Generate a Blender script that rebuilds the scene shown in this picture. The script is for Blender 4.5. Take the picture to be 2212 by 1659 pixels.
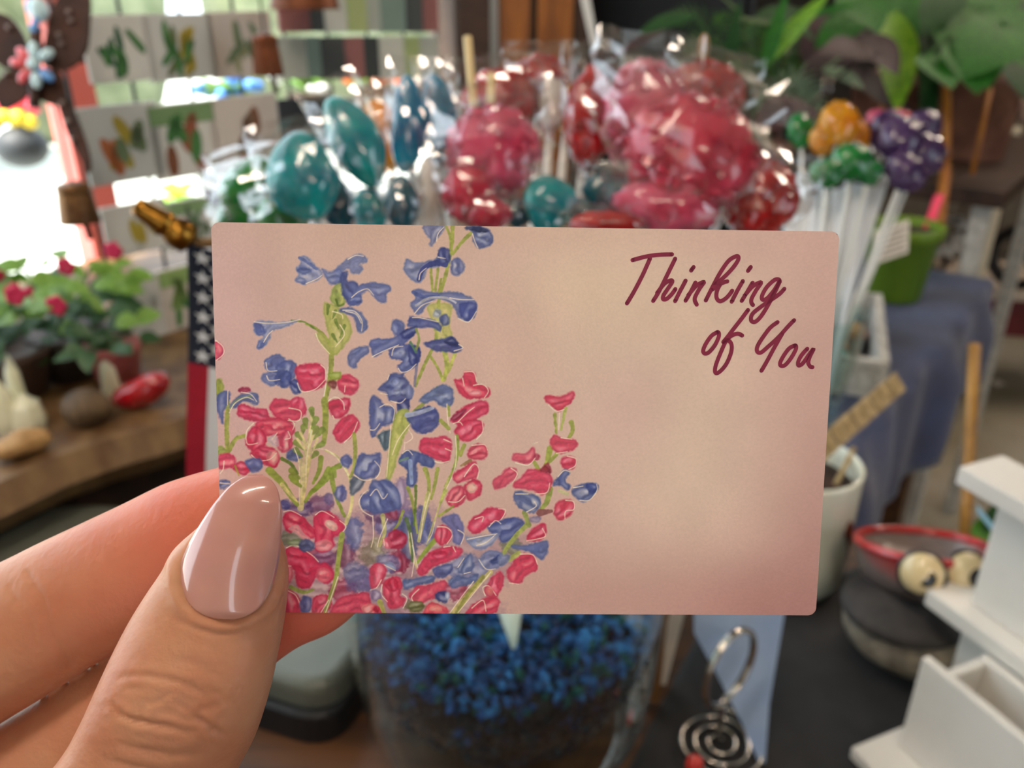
import bpy, bmesh, math, random
import numpy as np
from mathutils import Vector, Matrix, Quaternion
for o in list(bpy.data.objects): bpy.data.objects.remove(o)
SC = bpy.context.scene; COL = SC.collection
random.seed(11); R = math.radians; PI = math.pi

# ---------------------------------------------------------------- camera, sky, sun, exposure
F, CX, CY = 1800.0, 1106.0, 829.5              # focal length and centre in photo pixels
CAMPOS = Vector((0, 0, 1.30)); PITCH = R(25)
cam = bpy.data.cameras.new('camera'); camo = bpy.data.objects.new('camera', cam); COL.objects.link(camo)
camo.location = CAMPOS; camo.rotation_euler = (R(90) - PITCH, 0, 0)
cam.sensor_width = 36; cam.lens = 36 * F / 2212; cam.clip_start = .01; cam.clip_end = 200
cam.dof.use_dof = True; cam.dof.focus_distance = .1185; cam.dof.aperture_fstop = cam.lens / 1.4; cam.dof.aperture_blades = 0
SC.camera = camo
w = bpy.data.worlds.new('world'); SC.world = w; w.use_nodes = True
w.node_tree.nodes['Background'].inputs[0].default_value = (.80, .91, 1.0, 1)
w.node_tree.nodes['Background'].inputs[1].default_value = 2.6
sun = bpy.data.lights.new('sun', 'SUN'); sun.energy = 11.0; sun.angle = R(1.5); sun.color = (1, .94, .84)
suno = bpy.data.objects.new('sun', sun); COL.objects.link(suno)
suno.rotation_euler = Vector((.50, .25, -1.0)).to_track_quat('-Z', 'Y').to_euler()
SC.view_settings.view_transform = 'Standard'; SC.view_settings.look = 'None'
SC.view_settings.gamma = 1; SC.view_settings.use_curve_mapping = False
SC.view_settings.exposure = 0.56
SC.cycles.use_denoising = True
SC.cycles.max_bounces = 7; SC.cycles.diffuse_bounces = 4; SC.cycles.glossy_bounces = 4; SC.cycles.transparent_max_bounces = 20; SC.cycles.use_adaptive_sampling = True; SC.cycles.adaptive_threshold = .02; SC.cycles.sample_clamp_indirect = 6

# ---------------------------------------------------------------- geometry helpers
FWD = Vector((0, math.cos(PITCH), -math.sin(PITCH))); UPV = Vector((0, math.sin(PITCH), math.cos(PITCH))); RGT = Vector((1, 0, 0))
def ray(px, py): return RGT * ((px - CX) / F) + UPV * ((CY - py) / F) + FWD
def at(px, py, depth): return CAMPOS + ray(px, py) * depth            # a photo point at a distance
def onz(px, py, z):
    r = ray(px, py); return CAMPOS + r * ((z - CAMPOS.z) / r.z)
U = Vector((.62, .785, 0)).normalized(); N = Vector((-U.y, U.x, 0)); A_ = -N; Z = Vector((0, 0, 1))   # room axes: along the window wall, out of it
def onn(px, py, c):                                                    # on the vertical plane p.N = c
    r = ray(px, py); return CAMPOS + r * ((c - CAMPOS.dot(N)) / r.dot(N))
def onu(px, py, c):
    r = ray(px, py); return CAMPOS + r * ((c - CAMPOS.dot(U)) / r.dot(U))
def un(u, n, z): return U * u + N * n + Z * z

def tag(o, label=None, cat=None, group=None, kind=None):
    if label: o['label'] = label
    if cat: o['category'] = cat
    if group: o['group'] = group
    if kind: o['kind'] = kind
    return o
def empty(name, loc, label, cat, group=None, rot=None):
    o = bpy.data.objects.new(name, None); COL.objects.link(o); o.location = loc; o.empty_display_size = .02
    if rot is not None: o.rotation_mode = 'QUATERNION'; o.rotation_quaternion = rot
    return tag(o, label, cat, group)
def link(name, me, mat=None, parent=None, loc=None):
    o = bpy.data.objects.new(name, me); COL.objects.link(o)
    if mat is not None:
        me.materials.clear()
        for m in (mat if isinstance(mat, (list, tuple)) else [mat]): me.materials.append(m)
    if loc is not None: o.location = loc
    if parent is not None: o.parent = parent
    return o
def fromdata(verts, faces, smooth=True):
    me = bpy.data.meshes.new('m'); me.from_pydata([tuple(v) for v in verts], [], faces); me.update()
    if smooth: me.polygons.foreach_set('use_smooth', [True] * len(me.polygons))
    return me
class MB:
    """collects shapes in world or local space and builds ONE mesh object; world=True bakes coordinates relative to the parent"""
    def __init__(s): s.v, s.f, s.sm, s.mi = [], [], [], []; s.cur = 0
    def add(s, vs, fs, smooth=False):
        n = len(s.v); s.v += [Vector(v) for v in vs]; s.f += [tuple(i + n for i in f) for f in fs]; s.sm += [smooth] * len(fs); s.mi += [s.cur] * len(fs); return s
    def slab(s, o, a, b, c, bev=0.0):
        """box with corner o and edge vectors a, b, c, edges chamfered"""
        o, a, b, c = Vector(o), Vector(a), Vector(b), Vector(c)
        if bev <= 0:
            vs = [o + a * i + b * j + c * k for k in (0, 1) for j in (0, 1) for i in (0, 1)]
            return s.add(vs, [(0, 2, 3, 1), (4, 5, 7, 6), (0, 1, 5, 4), (2, 6, 7, 3), (0, 4, 6, 2), (1, 3, 7, 5)])
        bm = bmesh.new()
        vs = [bm.verts.new(o + a * i + b * j + c * k) for k in (0, 1) for j in (0, 1) for i in (0, 1)]
        for f in [(0, 2, 3, 1), (4, 5, 7, 6), (0, 1, 5, 4), (2, 6, 7, 3), (0, 4, 6, 2), (1, 3, 7, 5)]: bm.faces.new([vs[i] for i in f])
        bmesh.ops.bevel(bm, geom=list(bm.edges), offset=bev, segments=2, affect='EDGES', profile=.6)
        bm.verts.index_update()
        s.add([v.co for v in bm.verts], [[v.index for v in f.verts] for f in bm.faces]); bm.free(); return s
    def box(s, c, size, bev=0.0, rot=None):
        q = rot if rot is not None else Matrix.Identity(3)
        a, b, d = q @ Vector((size[0], 0, 0)), q @ Vector((0, size[1], 0)), q @ Vector((0, 0, size[2]))
        return s.slab(Vector(c) - (a + b + d) / 2, a, b, d, bev)
    def tube(s, pts, rad, seg=8, caps=True, flat=1.0):
        P = [Vector(p) for p in pts]; n = len(P); rr = rad if isinstance(rad, (list, tuple)) else [rad] * n
        vs, fs = [], []; t0 = (P[1] - P[0]).normalized()
        nx = t0.orthogonal().normalized()
        for i in range(n):
            t = (P[min(i + 1, n - 1)] - P[max(i - 1, 0)]).normalized()
            nx = (nx - t * nx.dot(t)); nx = nx.normalized() if nx.length > 1e-9 else t.orthogonal().normalized(); ny = t.cross(nx)
            for k in range(seg):
                a = 2 * PI * k / seg; vs.append(P[i] + (nx * math.cos(a) + ny * math.sin(a) * flat) * rr[i])
        for i in range(n - 1):
            for k in range(seg): fs.append((i * seg + k, i * seg + (k + 1) % seg, (i + 1) * seg + (k + 1) % seg, (i + 1) * seg + k))
        if caps: fs.append(tuple(reversed(range(seg)))); fs.append(tuple((n - 1) * seg + k for k in range(seg)))
        return s.add(vs, fs, True)
    def lathe(s, prof, o=(0, 0, 0), seg=40, ax=None, close=False, wob=None):
        """profile [(r, z)...] turned about the z axis (or ax)"""
        o = Vector(o); q = Quaternion() if ax is None else Vector((0, 0, 1)).rotation_difference(Vector(ax).normalized())
        vs, fs = [], []; n = len(prof)
        for i, (r, z) in enumerate(prof):
            for k in range(seg):
                a = 2 * PI * k / seg; m = 1 if wob is None else wob(a, i / (n - 1))
                vs.append(o + q @ Vector((r * m * math.cos(a), r * m * math.sin(a), z)))
        for i in range(n - 1):
            for k in range(seg): fs.append((i * seg + k, i * seg + (k + 1) % seg, (i + 1) * seg + (k + 1) % seg, (i + 1) * seg + k))
        if close: fs.append(tuple(reversed(range(seg)))); fs.append(tuple((n - 1) * seg + k for k in range(seg)))
        return s.add(vs, fs, True)
    def ball(s, c, r, seg=14, rings=9, rot=None, wob=None):
        r = Vector(r) if not isinstance(r, (int, float)) else Vector((r, r, r)); q = rot if rot is not None else Quaternion()
        vs, fs = [], []
        for i in range(rings + 1):
            p = PI * i / rings
            for k in range(seg):
                a = 2 * PI * k / seg; d = Vector((math.sin(p) * math.cos(a), math.sin(p) * math.sin(a), math.cos(p)))
                m = 1 if wob is None else wob(d)
                vs.append(Vector(c) + q @ Vector((d.x * r.x * m, d.y * r.y * m, d.z * r.z * m)))
        for i in range(rings):
            for k in range(seg): fs.append((i * seg + k, (i + 1) * seg + k, (i + 1) * seg + (k + 1) % seg, i * seg + (k + 1) % seg))
        return s.add(vs, fs, True)
    def prism(s, pts, dvec, smooth=False):
        """planar outline extruded by dvec"""
        P = [Vector(p) for p in pts]; d = Vector(dvec); n = len(P)
        return s.add(P + [p + d for p in P], [tuple(reversed(range(n))), tuple(range(n, 2 * n))] + [(i, (i + 1) % n, n + (i + 1) % n, n + i) for i in range(n)], smooth)
    def build(s, name, mat, parent=None, world=True):
        """the coordinates are world coordinates; they are stored relative to the parent"""
        me = bpy.data.meshes.new(name)
        if parent is not None and world:
            inv = parent_matrix(parent).inverted(); vs = [inv @ v for v in s.v]
        elif parent is None and world:
            lo = Vector((min(v.x for v in s.v), min(v.y for v in s.v), min(v.z for v in s.v))); hi = Vector((max(v.x for v in s.v), max(v.y for v in s.v), max(v.z for v in s.v)))
            org = Vector(((lo.x + hi.x) / 2, (lo.y + hi.y) / 2, lo.z)); vs = [v - org for v in s.v]
        else: vs = s.v
        me.from_pydata([tuple(v) for v in vs], [], s.f); me.update()
        me.polygons.foreach_set('use_smooth', s.sm)
        ms = mat if isinstance(mat, (list, tuple)) else [mat]
        for m in ms: me.materials.append(m)
        if len(ms) > 1: me.polygons.foreach_set('material_index', s.mi)
        o = bpy.data.objects.new(name, me); COL.objects.link(o)
        if parent is None and world: o.location = org
        if parent is not None: o.parent = parent
        return o
def parent_matrix(p):
    m = Matrix.LocRotScale(p.location, p.rotation_quaternion if p.rotation_mode == 'QUATERNION' else p.rotation_euler.to_quaternion(), p.scale)
    return parent_matrix(p.parent) @ m if p.parent else m
def copy_tree(o, parent=None):
    c = o.copy(); COL.objects.link(c); c.parent = parent
    for ch in o.children: copy_tree(ch, c)
    return c
def spline(pts, n=8):
    P = [Vector(p) for p in pts]; out = []; m = len(P)
    for i in range(m - 1):
        a, b, c, d = P[max(i - 1, 0)], P[i], P[i + 1], P[min(i + 2, m - 1)]
        for k in range(n):
            t = k / n; out.append(.5 * ((2 * b) + (c - a) * t + (2 * a - 5 * b + 4 * c - d) * t * t + (3 * b - a - 3 * c + d) * t ** 3))
    return out + [P[-1]]

# ---------------------------------------------------------------- materials
def lin(c): return tuple(((v / 255) / 12.92 if v / 255 <= .04045 else ((v / 255 + .055) / 1.055) ** 2.4) for v in c)
MATS = {}
def mat(name, rgb=(200, 200, 200), rough=.5, spec=.5, metal=0.0, noise=0.0, scale=20.0, rgb2=None, bump=0.0, bscale=None, coat=0.0, trans=0.0, sss=0.0, sssr=(.01, .004, .002), alpha=1.0, emit=None, stretch=None, ior=1.45, sheen=0.0, thin=0.0):
    """procedural principled material: two colours mixed by noise plus noise bump (object coordinates)"""
    if name in MATS: return MATS[name]
    m = bpy.data.materials.new(name); MATS[name] = m; m.use_nodes = True; nt = m.node_tree; b = nt.nodes['Principled BSDF']; L = nt.links.new
    c = lin(rgb) + (1,); b.inputs['Base Color'].default_value = c
    b.inputs['Roughness'].default_value = rough; b.inputs['Metallic'].default_value = metal; b.inputs['Specular IOR Level'].default_value = spec
    b.inputs['Coat Weight'].default_value = coat; b.inputs['Coat Roughness'].default_value = .06; b.inputs['Transmission Weight'].default_value = trans; b.inputs['IOR'].default_value = ior
    b.inputs['Sheen Weight'].default_value = sheen; b.inputs['Alpha'].default_value = alpha
    if sss: b.inputs['Subsurface Weight'].default_value = sss; b.inputs['Subsurface Radius'].default_value = sssr; b.inputs['Subsurface Scale'].default_value = 1.0
    if emit: b.inputs['Emission Color'].default_value = lin(emit[0]) + (1,); b.inputs['Emission Strength'].default_value = emit[1]
    tc = nt.nodes.new('ShaderNodeTexCoord'); src = tc.outputs['Object']
    if stretch:
        mp = nt.nodes.new('ShaderNodeMapping'); mp.inputs['Scale'].default_value = stretch; L(src, mp.inputs[0]); src = mp.outputs[0]
    if rgb2 is not None or noise:
        nz = nt.nodes.new('ShaderNodeTexNoise'); nz.inputs['Scale'].default_value = scale; nz.inputs['Detail'].default_value = 5; L(src, nz.inputs['Vector'])
        rp = nt.nodes.new('ShaderNodeValToRGB'); rp.color_ramp.elements[0].position = .36; rp.color_ramp.elements[1].position = .64
        c2 = lin(rgb2) if rgb2 is not None else tuple(v * (1 - noise) for v in c[:3])
        rp.color_ramp.elements[0].color = c; rp.color_ramp.elements[1].color = tuple(c2) + (1,); L(nz.outputs['Fac'], rp.inputs[0]); L(rp.outputs[0], b.inputs['Base Color'])
    if bump:
        n2 = nt.nodes.new('ShaderNodeTexNoise'); n2.inputs['Scale'].default_value = bscale or scale * 3; n2.inputs['Detail'].default_value = 4; L(src, n2.inputs['Vector'])
        bp = nt.nodes.new('ShaderNodeBump'); bp.inputs['Strength'].default_value = min(1, bump); bp.inputs['Distance'].default_value = .002; L(n2.outputs['Fac'], bp.inputs['Height']); L(bp.outputs[0], b.inputs['Normal'])
    if thin:                                             # thin leaf or sheet that lets some light through
        out = nt.nodes['Material Output']; tr = nt.nodes.new('ShaderNodeBsdfTranslucent'); mx = nt.nodes.new('ShaderNodeMixShader'); mx.inputs[0].default_value = thin
        if b.inputs['Base Color'].is_linked: L(b.inputs['Base Color'].links[0].from_socket, tr.inputs[0])
        else: tr.inputs[0].default_value = c
        L(b.outputs[0], mx.inputs[1]); L(tr.outputs[0], mx.inputs[2]); L(mx.outputs[0], out.inputs[0])
    return m
def film(name, rough=.08, facing=.06, edge=.8, tint=(255, 255, 255), bump=0.0, bscale=60, gloss=1.0, fres=0.0):
    """clear thin film or thin glass: see-through seen square on, glossy at a slant"""
    if name in MATS: return MATS[name]
    m = bpy.data.materials.new(name); MATS[name] = m; m.use_nodes = True; nt = m.node_tree; L = nt.links.new
    nt.nodes.remove(nt.nodes['Principled BSDF']); out = nt.nodes['Material Output']
    tr = nt.nodes.new('ShaderNodeBsdfTransparent'); tr.inputs[0].default_value = lin(tint) + (1,)
    gl = nt.nodes.new('ShaderNodeBsdfGlossy'); gl.inputs['Roughness'].default_value = rough; gl.inputs['Color'].default_value = (gloss, gloss, gloss, 1)
    lw = nt.nodes.new('ShaderNodeLayerWeight'); lw.inputs['Blend'].default_value = .35
    mr = nt.nodes.new('ShaderNodeMapRange'); mr.inputs['To Min'].default_value = facing; mr.inputs['To Max'].default_value = edge
    mx = nt.nodes.new('ShaderNodeMixShader'); L(lw.outputs['Facing'], mr.inputs['Value']); L(mr.outputs[0], mx.inputs[0]); L(tr.outputs[0], mx.inputs[1]); L(gl.outputs[0], mx.inputs[2]); L(mx.outputs[0], out.inputs[0])
    if fres:
        lw.inputs['Blend'].default_value = .5; mu = nt.nodes.new('ShaderNodeMath'); mu.operation = 'POWER'; mu.inputs[1].default_value = fres; L(lw.outputs['Facing'], mu.inputs[0]); L(mu.outputs[0], mr.inputs['Value'])
    if bump:
        tc = nt.nodes.new('ShaderNodeTexCoord'); nz = nt.nodes.new('ShaderNodeTexNoise'); nz.inputs['Scale'].default_value = bscale; L(tc.outputs['Object'], nz.inputs['Vector'])
        bp = nt.nodes.new('ShaderNodeBump'); bp.inputs['Strength'].default_value = bump; bp.inputs['Distance'].default_value = .004; L(nz.outputs['Fac'], bp.inputs['Height']); L(bp.outputs[0], gl.inputs['Normal']); L(bp.outputs[0], lw.inputs['Normal'])
    return m
# ---------------------------------------------------------------- the room
NW, UB, UF, NR, ZC = 1.25, 4.6, -2.6, -3.2, 2.75      # window wall, back wall, open front, right wall, ceiling
m_conc = mat('concrete_floor', (176, 170, 156), .55, rgb2=(140, 130, 108), scale=2.2, bump=.15, bscale=40)
m_wall = mat('dark_wall', (92, 86, 78), .8, rgb2=(70, 64, 58), scale=1.5)
m_ceil = mat('ceiling_paint', (150, 146, 138), .9, noise=.15, scale=3)
m_coral = mat('coral_paint', (226, 118, 108), .55, noise=.15, scale=12, bump=.1)
def struct(name, mb, m): return tag(mb.build(name, m), kind='structure')
def wbox(mb, u0, u1, n0, n1, z0, z1, bev=0): return mb.slab(un(u0, n0, z0), U * (u1 - u0), N * (n1 - n0), Z * (z1 - z0), bev)
struct('floor', wbox(MB(), UF, UB, NR, NW, -.1, 0), m_conc)
struct('ceiling', wbox(MB(), UF, UB + .1, NR - .1, NW + .35, ZC, ZC + .1), m_ceil)
mb = MB(); wbox(mb, 1.42, UB + .1, NW, NW + .1, 0, ZC); wbox(mb, UF, 1.42, NW, NW + .1, 0, .90); wbox(mb, UF, 1.42, NW, NW + .1, 2.35, ZC); wbox(mb, UF, -1.6, NW, NW + .1, .9, 2.35)
struct('wall_left', mb, m_wall)
struct('wall_back', wbox(MB(), UB, UB + .1, NR, NW, 0, ZC), mat('back_wall', (120, 112, 100), .8, rgb2=(92, 84, 74), scale=1.2))
mb = MB(); wbox(mb, UF, .1, NR - .1, NR, 0, ZC); wbox(mb, 1.5, UB, NR - .1, NR, 0, ZC); wbox(mb, .1, 1.5, NR - .1, NR, 0, .8); wbox(mb, .1, 1.5, NR - .1, NR, 2.3, ZC)
struct('wall_right', mb, m_wall)
mb = MB(); wbox(mb, UF - .1, UF, NR, -1.75, 0, ZC); wbox(mb, UF - .1, UF, -1.2, NW + .1, 0, ZC); wbox(mb, UF - .1, UF, -1.75, -1.2, 2.2, ZC)  # unseen front wall, added to cut the nail's broad reflection to a streak
struct('wall_front', mb, mat('cream_wall', (196, 186, 168), .8, noise=.1, scale=2))
# the window's coral post and frame rails
p = onn(222, 520, NW - .02)
mb = MB(); u0 = p.dot(U); 
mb.slab(un(u0 - .022, NW - .035, .90), U * .05, N * .05, Z * 1.45, .003)
struct('trim_1', mb, m_coral)
mb = MB(); wbox(mb, -1.6, 1.42, NW - .03, NW + .02, 2.28, 2.35, .004); wbox(mb, 1.36, 1.42, NW - .03, NW + .02, .9, 2.28, .004)
struct('trim_2', mb, mat('brown_trim', (70, 52, 40), .6, noise=.3))
# ground outside
m_pave = mat('pale_pavement', (214, 216, 208), .85, rgb2=(180, 184, 176), scale=1.4, bump=.2, bscale=30)
mb = MB(); mb.slab(un(-8, NW + .1, -.12), U * 22, N * 14, Z * .1)
tag(mb.build('pavement', m_pave), kind='structure')
# unseen ceiling tubes, added to light the card, the back and the pots
m_tube = mat('lamp_tube', (255, 236, 206), emit=((255, 236, 216), 58.0)); m_fix = mat('lamp_housing', (220, 218, 210), .5)
for i, (u, n, d, lab) in enumerate(((-.35, .25, Vector((.88, .47, 0)), 'unseen white tube lamp on the ceiling just behind the camera'), (-.9, -1.4, N, 'unseen white tube lamp on the ceiling over the right side of the shop'), (2.4, -.5, U, 'unseen white tube lamp added to brighten the back of the shop'), (2.9, .1, N, 'unseen white tube lamp added to brighten the potted plants'))):
    c = un(u, n, ZC - .09); e = empty('unseen_tube_lamp', c + Z * .09, lab, 'lamp')
    q = d.cross(Z)
    mb = MB(); mb.slab(c - d * .46 - q * .06 + Z * .04, d * .92, q * .12, Z * .05, .006); mb.build('housing', m_fix, e)
    MB().tube([c - d * .42, c + d * .42], .021, 10).build('tube', m_tube, e)
# ---------------------------------------------------------------- card artwork (flat print), painted in numpy
class Art:
    """A small watercolour painter working on the card's print (one unit = one pixel of the print)."""
    X0, Y0, W, H = 440, 465, 1390, 880
    def __init__(s):
        yy, xx = np.mgrid[0:s.H, 0:s.W].astype(np.float32)
        s.xx, s.yy = xx + s.X0, yy + s.Y0
        s.img = np.zeros((s.H, s.W, 3), np.float32)
        rs = np.random.RandomState(4)
        def noise(cell):
            gh, gw = s.H // cell + 3, s.W // cell + 3
            g = rs.rand(gh, gw).astype(np.float32)
            fx = (xx / cell); fy = (yy / cell)
            ix = fx.astype(int); iy = fy.astype(int); fx = fx - ix; fy = fy - iy
            fx = fx * fx * (3 - 2 * fx); fy = fy * fy * (3 - 2 * fy)
            return (g[iy, ix] * (1 - fx) * (1 - fy) + g[iy, ix + 1] * fx * (1 - fy) +
                    g[iy + 1, ix] * (1 - fx) * fy + g[iy + 1, ix + 1] * fx * fy) - .5
        s.n4, s.n9, s.n22, s.n70, s.n160 = noise(4), noise(9), noise(22), noise(70), noise(160)
        s.n3 = noise(3)
        s.rs = rs
    def smooth(s, pts, closed, n=7):
        p = np.array(pts, float); m = len(p); out = []
        if m < 3: return p
        rng = range(m) if closed else range(m - 1)
        for i in rng:
            if closed: a, b, c, d = p[i - 1], p[i], p[(i + 1) % m], p[(i + 2) % m]
            else: a, b, c, d = p[max(i - 1, 0)], p[i], p[i + 1], p[min(i + 2, m - 1)]
            for k in range(n):
                t = k / n
                out.append(.5 * ((2 * b) + (c - a) * t + (2 * a - 5 * b + 4 * c - d) * t * t + (3 * b - a - 3 * c + d) * t ** 3))
        if not closed: out.append(p[-1])
        return np.array(out)
    def box(s, P, m):
        x0 = int(max(P[:, 0].min() - m - s.X0, 0)); x1 = int(min(P[:, 0].max() + m - s.X0, s.W))
        y0 = int(max(P[:, 1].min() - m - s.Y0, 0)); y1 = int(min(P[:, 1].max() + m - s.Y0, s.H))
        if x1 <= x0 + 1 or y1 <= y0 + 1: return None
        return np.s_[y0:y1, x0:x1]
    def segdist(s, P, X, Y, closed):
        best = np.full(X.shape, 1e9, np.float32); par = np.zeros(X.shape, np.float32); m = len(P)
        n = m if closed else m - 1
        for i in range(n):
            a, b = P[i], P[(i + 1) % m]; d = b - a; l2 = d @ d + 1e-9
            t = np.clip(((X - a[0]) * d[0] + (Y - a[1]) * d[1]) / l2, 0, 1)
            q = np.hypot(X - a[0] - t * d[0], Y - a[1] - t * d[1])
            u = q < best
            best = np.where(u, q, best); par = np.where(u, (i + t) / n, par)
        return best, par
    def mix(s, sl, a, col):
        a = np.clip(a, 0, 1)[..., None]
        s.img[sl] = s.img[sl] * (1 - a) + np.asarray(col, np.float32) * a
    def fill(s, pts, col, hi=None, alpha=.93, rough=1.5, soft=2.1, light=(0, 0), smooth=True):
        P = s.smooth(pts, True) if smooth else np.array(pts, float)
        sl = s.box(P, 8)
        if sl is None: return
        X, Y = s.xx[sl], s.yy[sl]
        d, _ = s.segdist(P, X, Y, True)
        ins = np.zeros(X.shape, bool); m = len(P)
        for i in range(m):
            a, b = P[i], P[(i + 1) % m]
            if a[1] == b[1]: continue
            c = ((a[1] > Y) != (b[1] > Y)) & (X < (b[0] - a[0]) * (Y - a[1]) / (b[1] - a[1]) + a[0])
            ins ^= c
        sd = np.where(ins, -d, d) + (s.n9[sl] + s.n4[sl] * .7) * rough * 2
        cov = np.clip(.5 - sd / (2 * soft), 0, 1)
        r = math.sqrt(abs(np.ptp(P[:, 0]) * np.ptp(P[:, 1]))) * .5 + 1
        v = np.clip(-sd / r, 0, 1)
        base = np.array(col, np.float32)
        h = np.array(hi if hi is not None else [min(255, c * .64 + 100) for c in col], np.float32)
        C = P - P.mean(0); ev, evec = np.linalg.eigh(C.T @ C); ax = evec[:, 1]
        al = (X - P[:, 0].mean()) * ax[0] + (Y - P[:, 1].mean()) * ax[1]; ac = -(X - P[:, 0].mean()) * ax[1] + (Y - P[:, 1].mean()) * ax[0]
        ph = s.rs.uniform(0, 6); fr = s.rs.uniform(.22, .34)
        streak = np.sin(ac * fr + al * .03 + ph + s.n22[sl] * 5 + s.n9[sl] * 1.5)
        w = np.clip((s.n22[sl] * 1.3 + s.n9[sl] * .9 + streak * .45 + .26 + light[0] * (X - P[:, 0].mean()) / r - light[1] * (Y - P[:, 1].mean()) / r), 0, 1) * np.clip(v * 2.2, 0, 1)
        colr = base * (1 - w[..., None]) + h * w[..., None]
        colr = colr * (1 + s.n4[sl][..., None] * .1)
        edge = np.exp(-((sd + 2.5) / 2.2) ** 2) * .09
        colr = colr * (1 - edge[..., None])
        dk = np.clip(-streak - .35 + s.n9[sl], 0, 1) * np.clip(v * 3, 0, 1) * .2
        colr = colr * (1 - dk[..., None])
        s.mix(sl, cov * alpha * (1 + s.n22[sl] * .15), colr)
    def ell(s, cx, cy, rx, ry, col, rot=0, **k):
        c, n = math.cos(math.radians(rot)), math.sin(math.radians(rot)); P = []
        for i in range(9):
            a = i * 2 * math.pi / 9
            j = 1 + s.rs.uniform(-.08, .08)
            P.append((cx + j * (rx * math.cos(a) * c - ry * math.sin(a) * n), cy + j * (rx * math.cos(a) * n + ry * math.sin(a) * c)))
        s.fill(P, col, **k)
    def line(s, pts, w0, w1, col, alpha=.9, rough=.5, soft=.8):
        P = s.smooth(pts, False)
        sl = s.box(P, max(w0, w1) + 4)
        if sl is None: return
        d, t = s.segdist(P, s.xx[sl], s.yy[sl], False)
        w = (w0 + (w1 - w0) * t) * .5
        sd = d - w + (s.n4[sl] + s.n9[sl]) * rough * 2
        c = np.array(col, np.float32) * (1 + (s.n9[sl] * .25 + s.n4[sl] * .15)[..., None])
        s.mix(sl, np.clip(.5 - sd / (2 * soft), 0, 1) * alpha, c)

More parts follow.
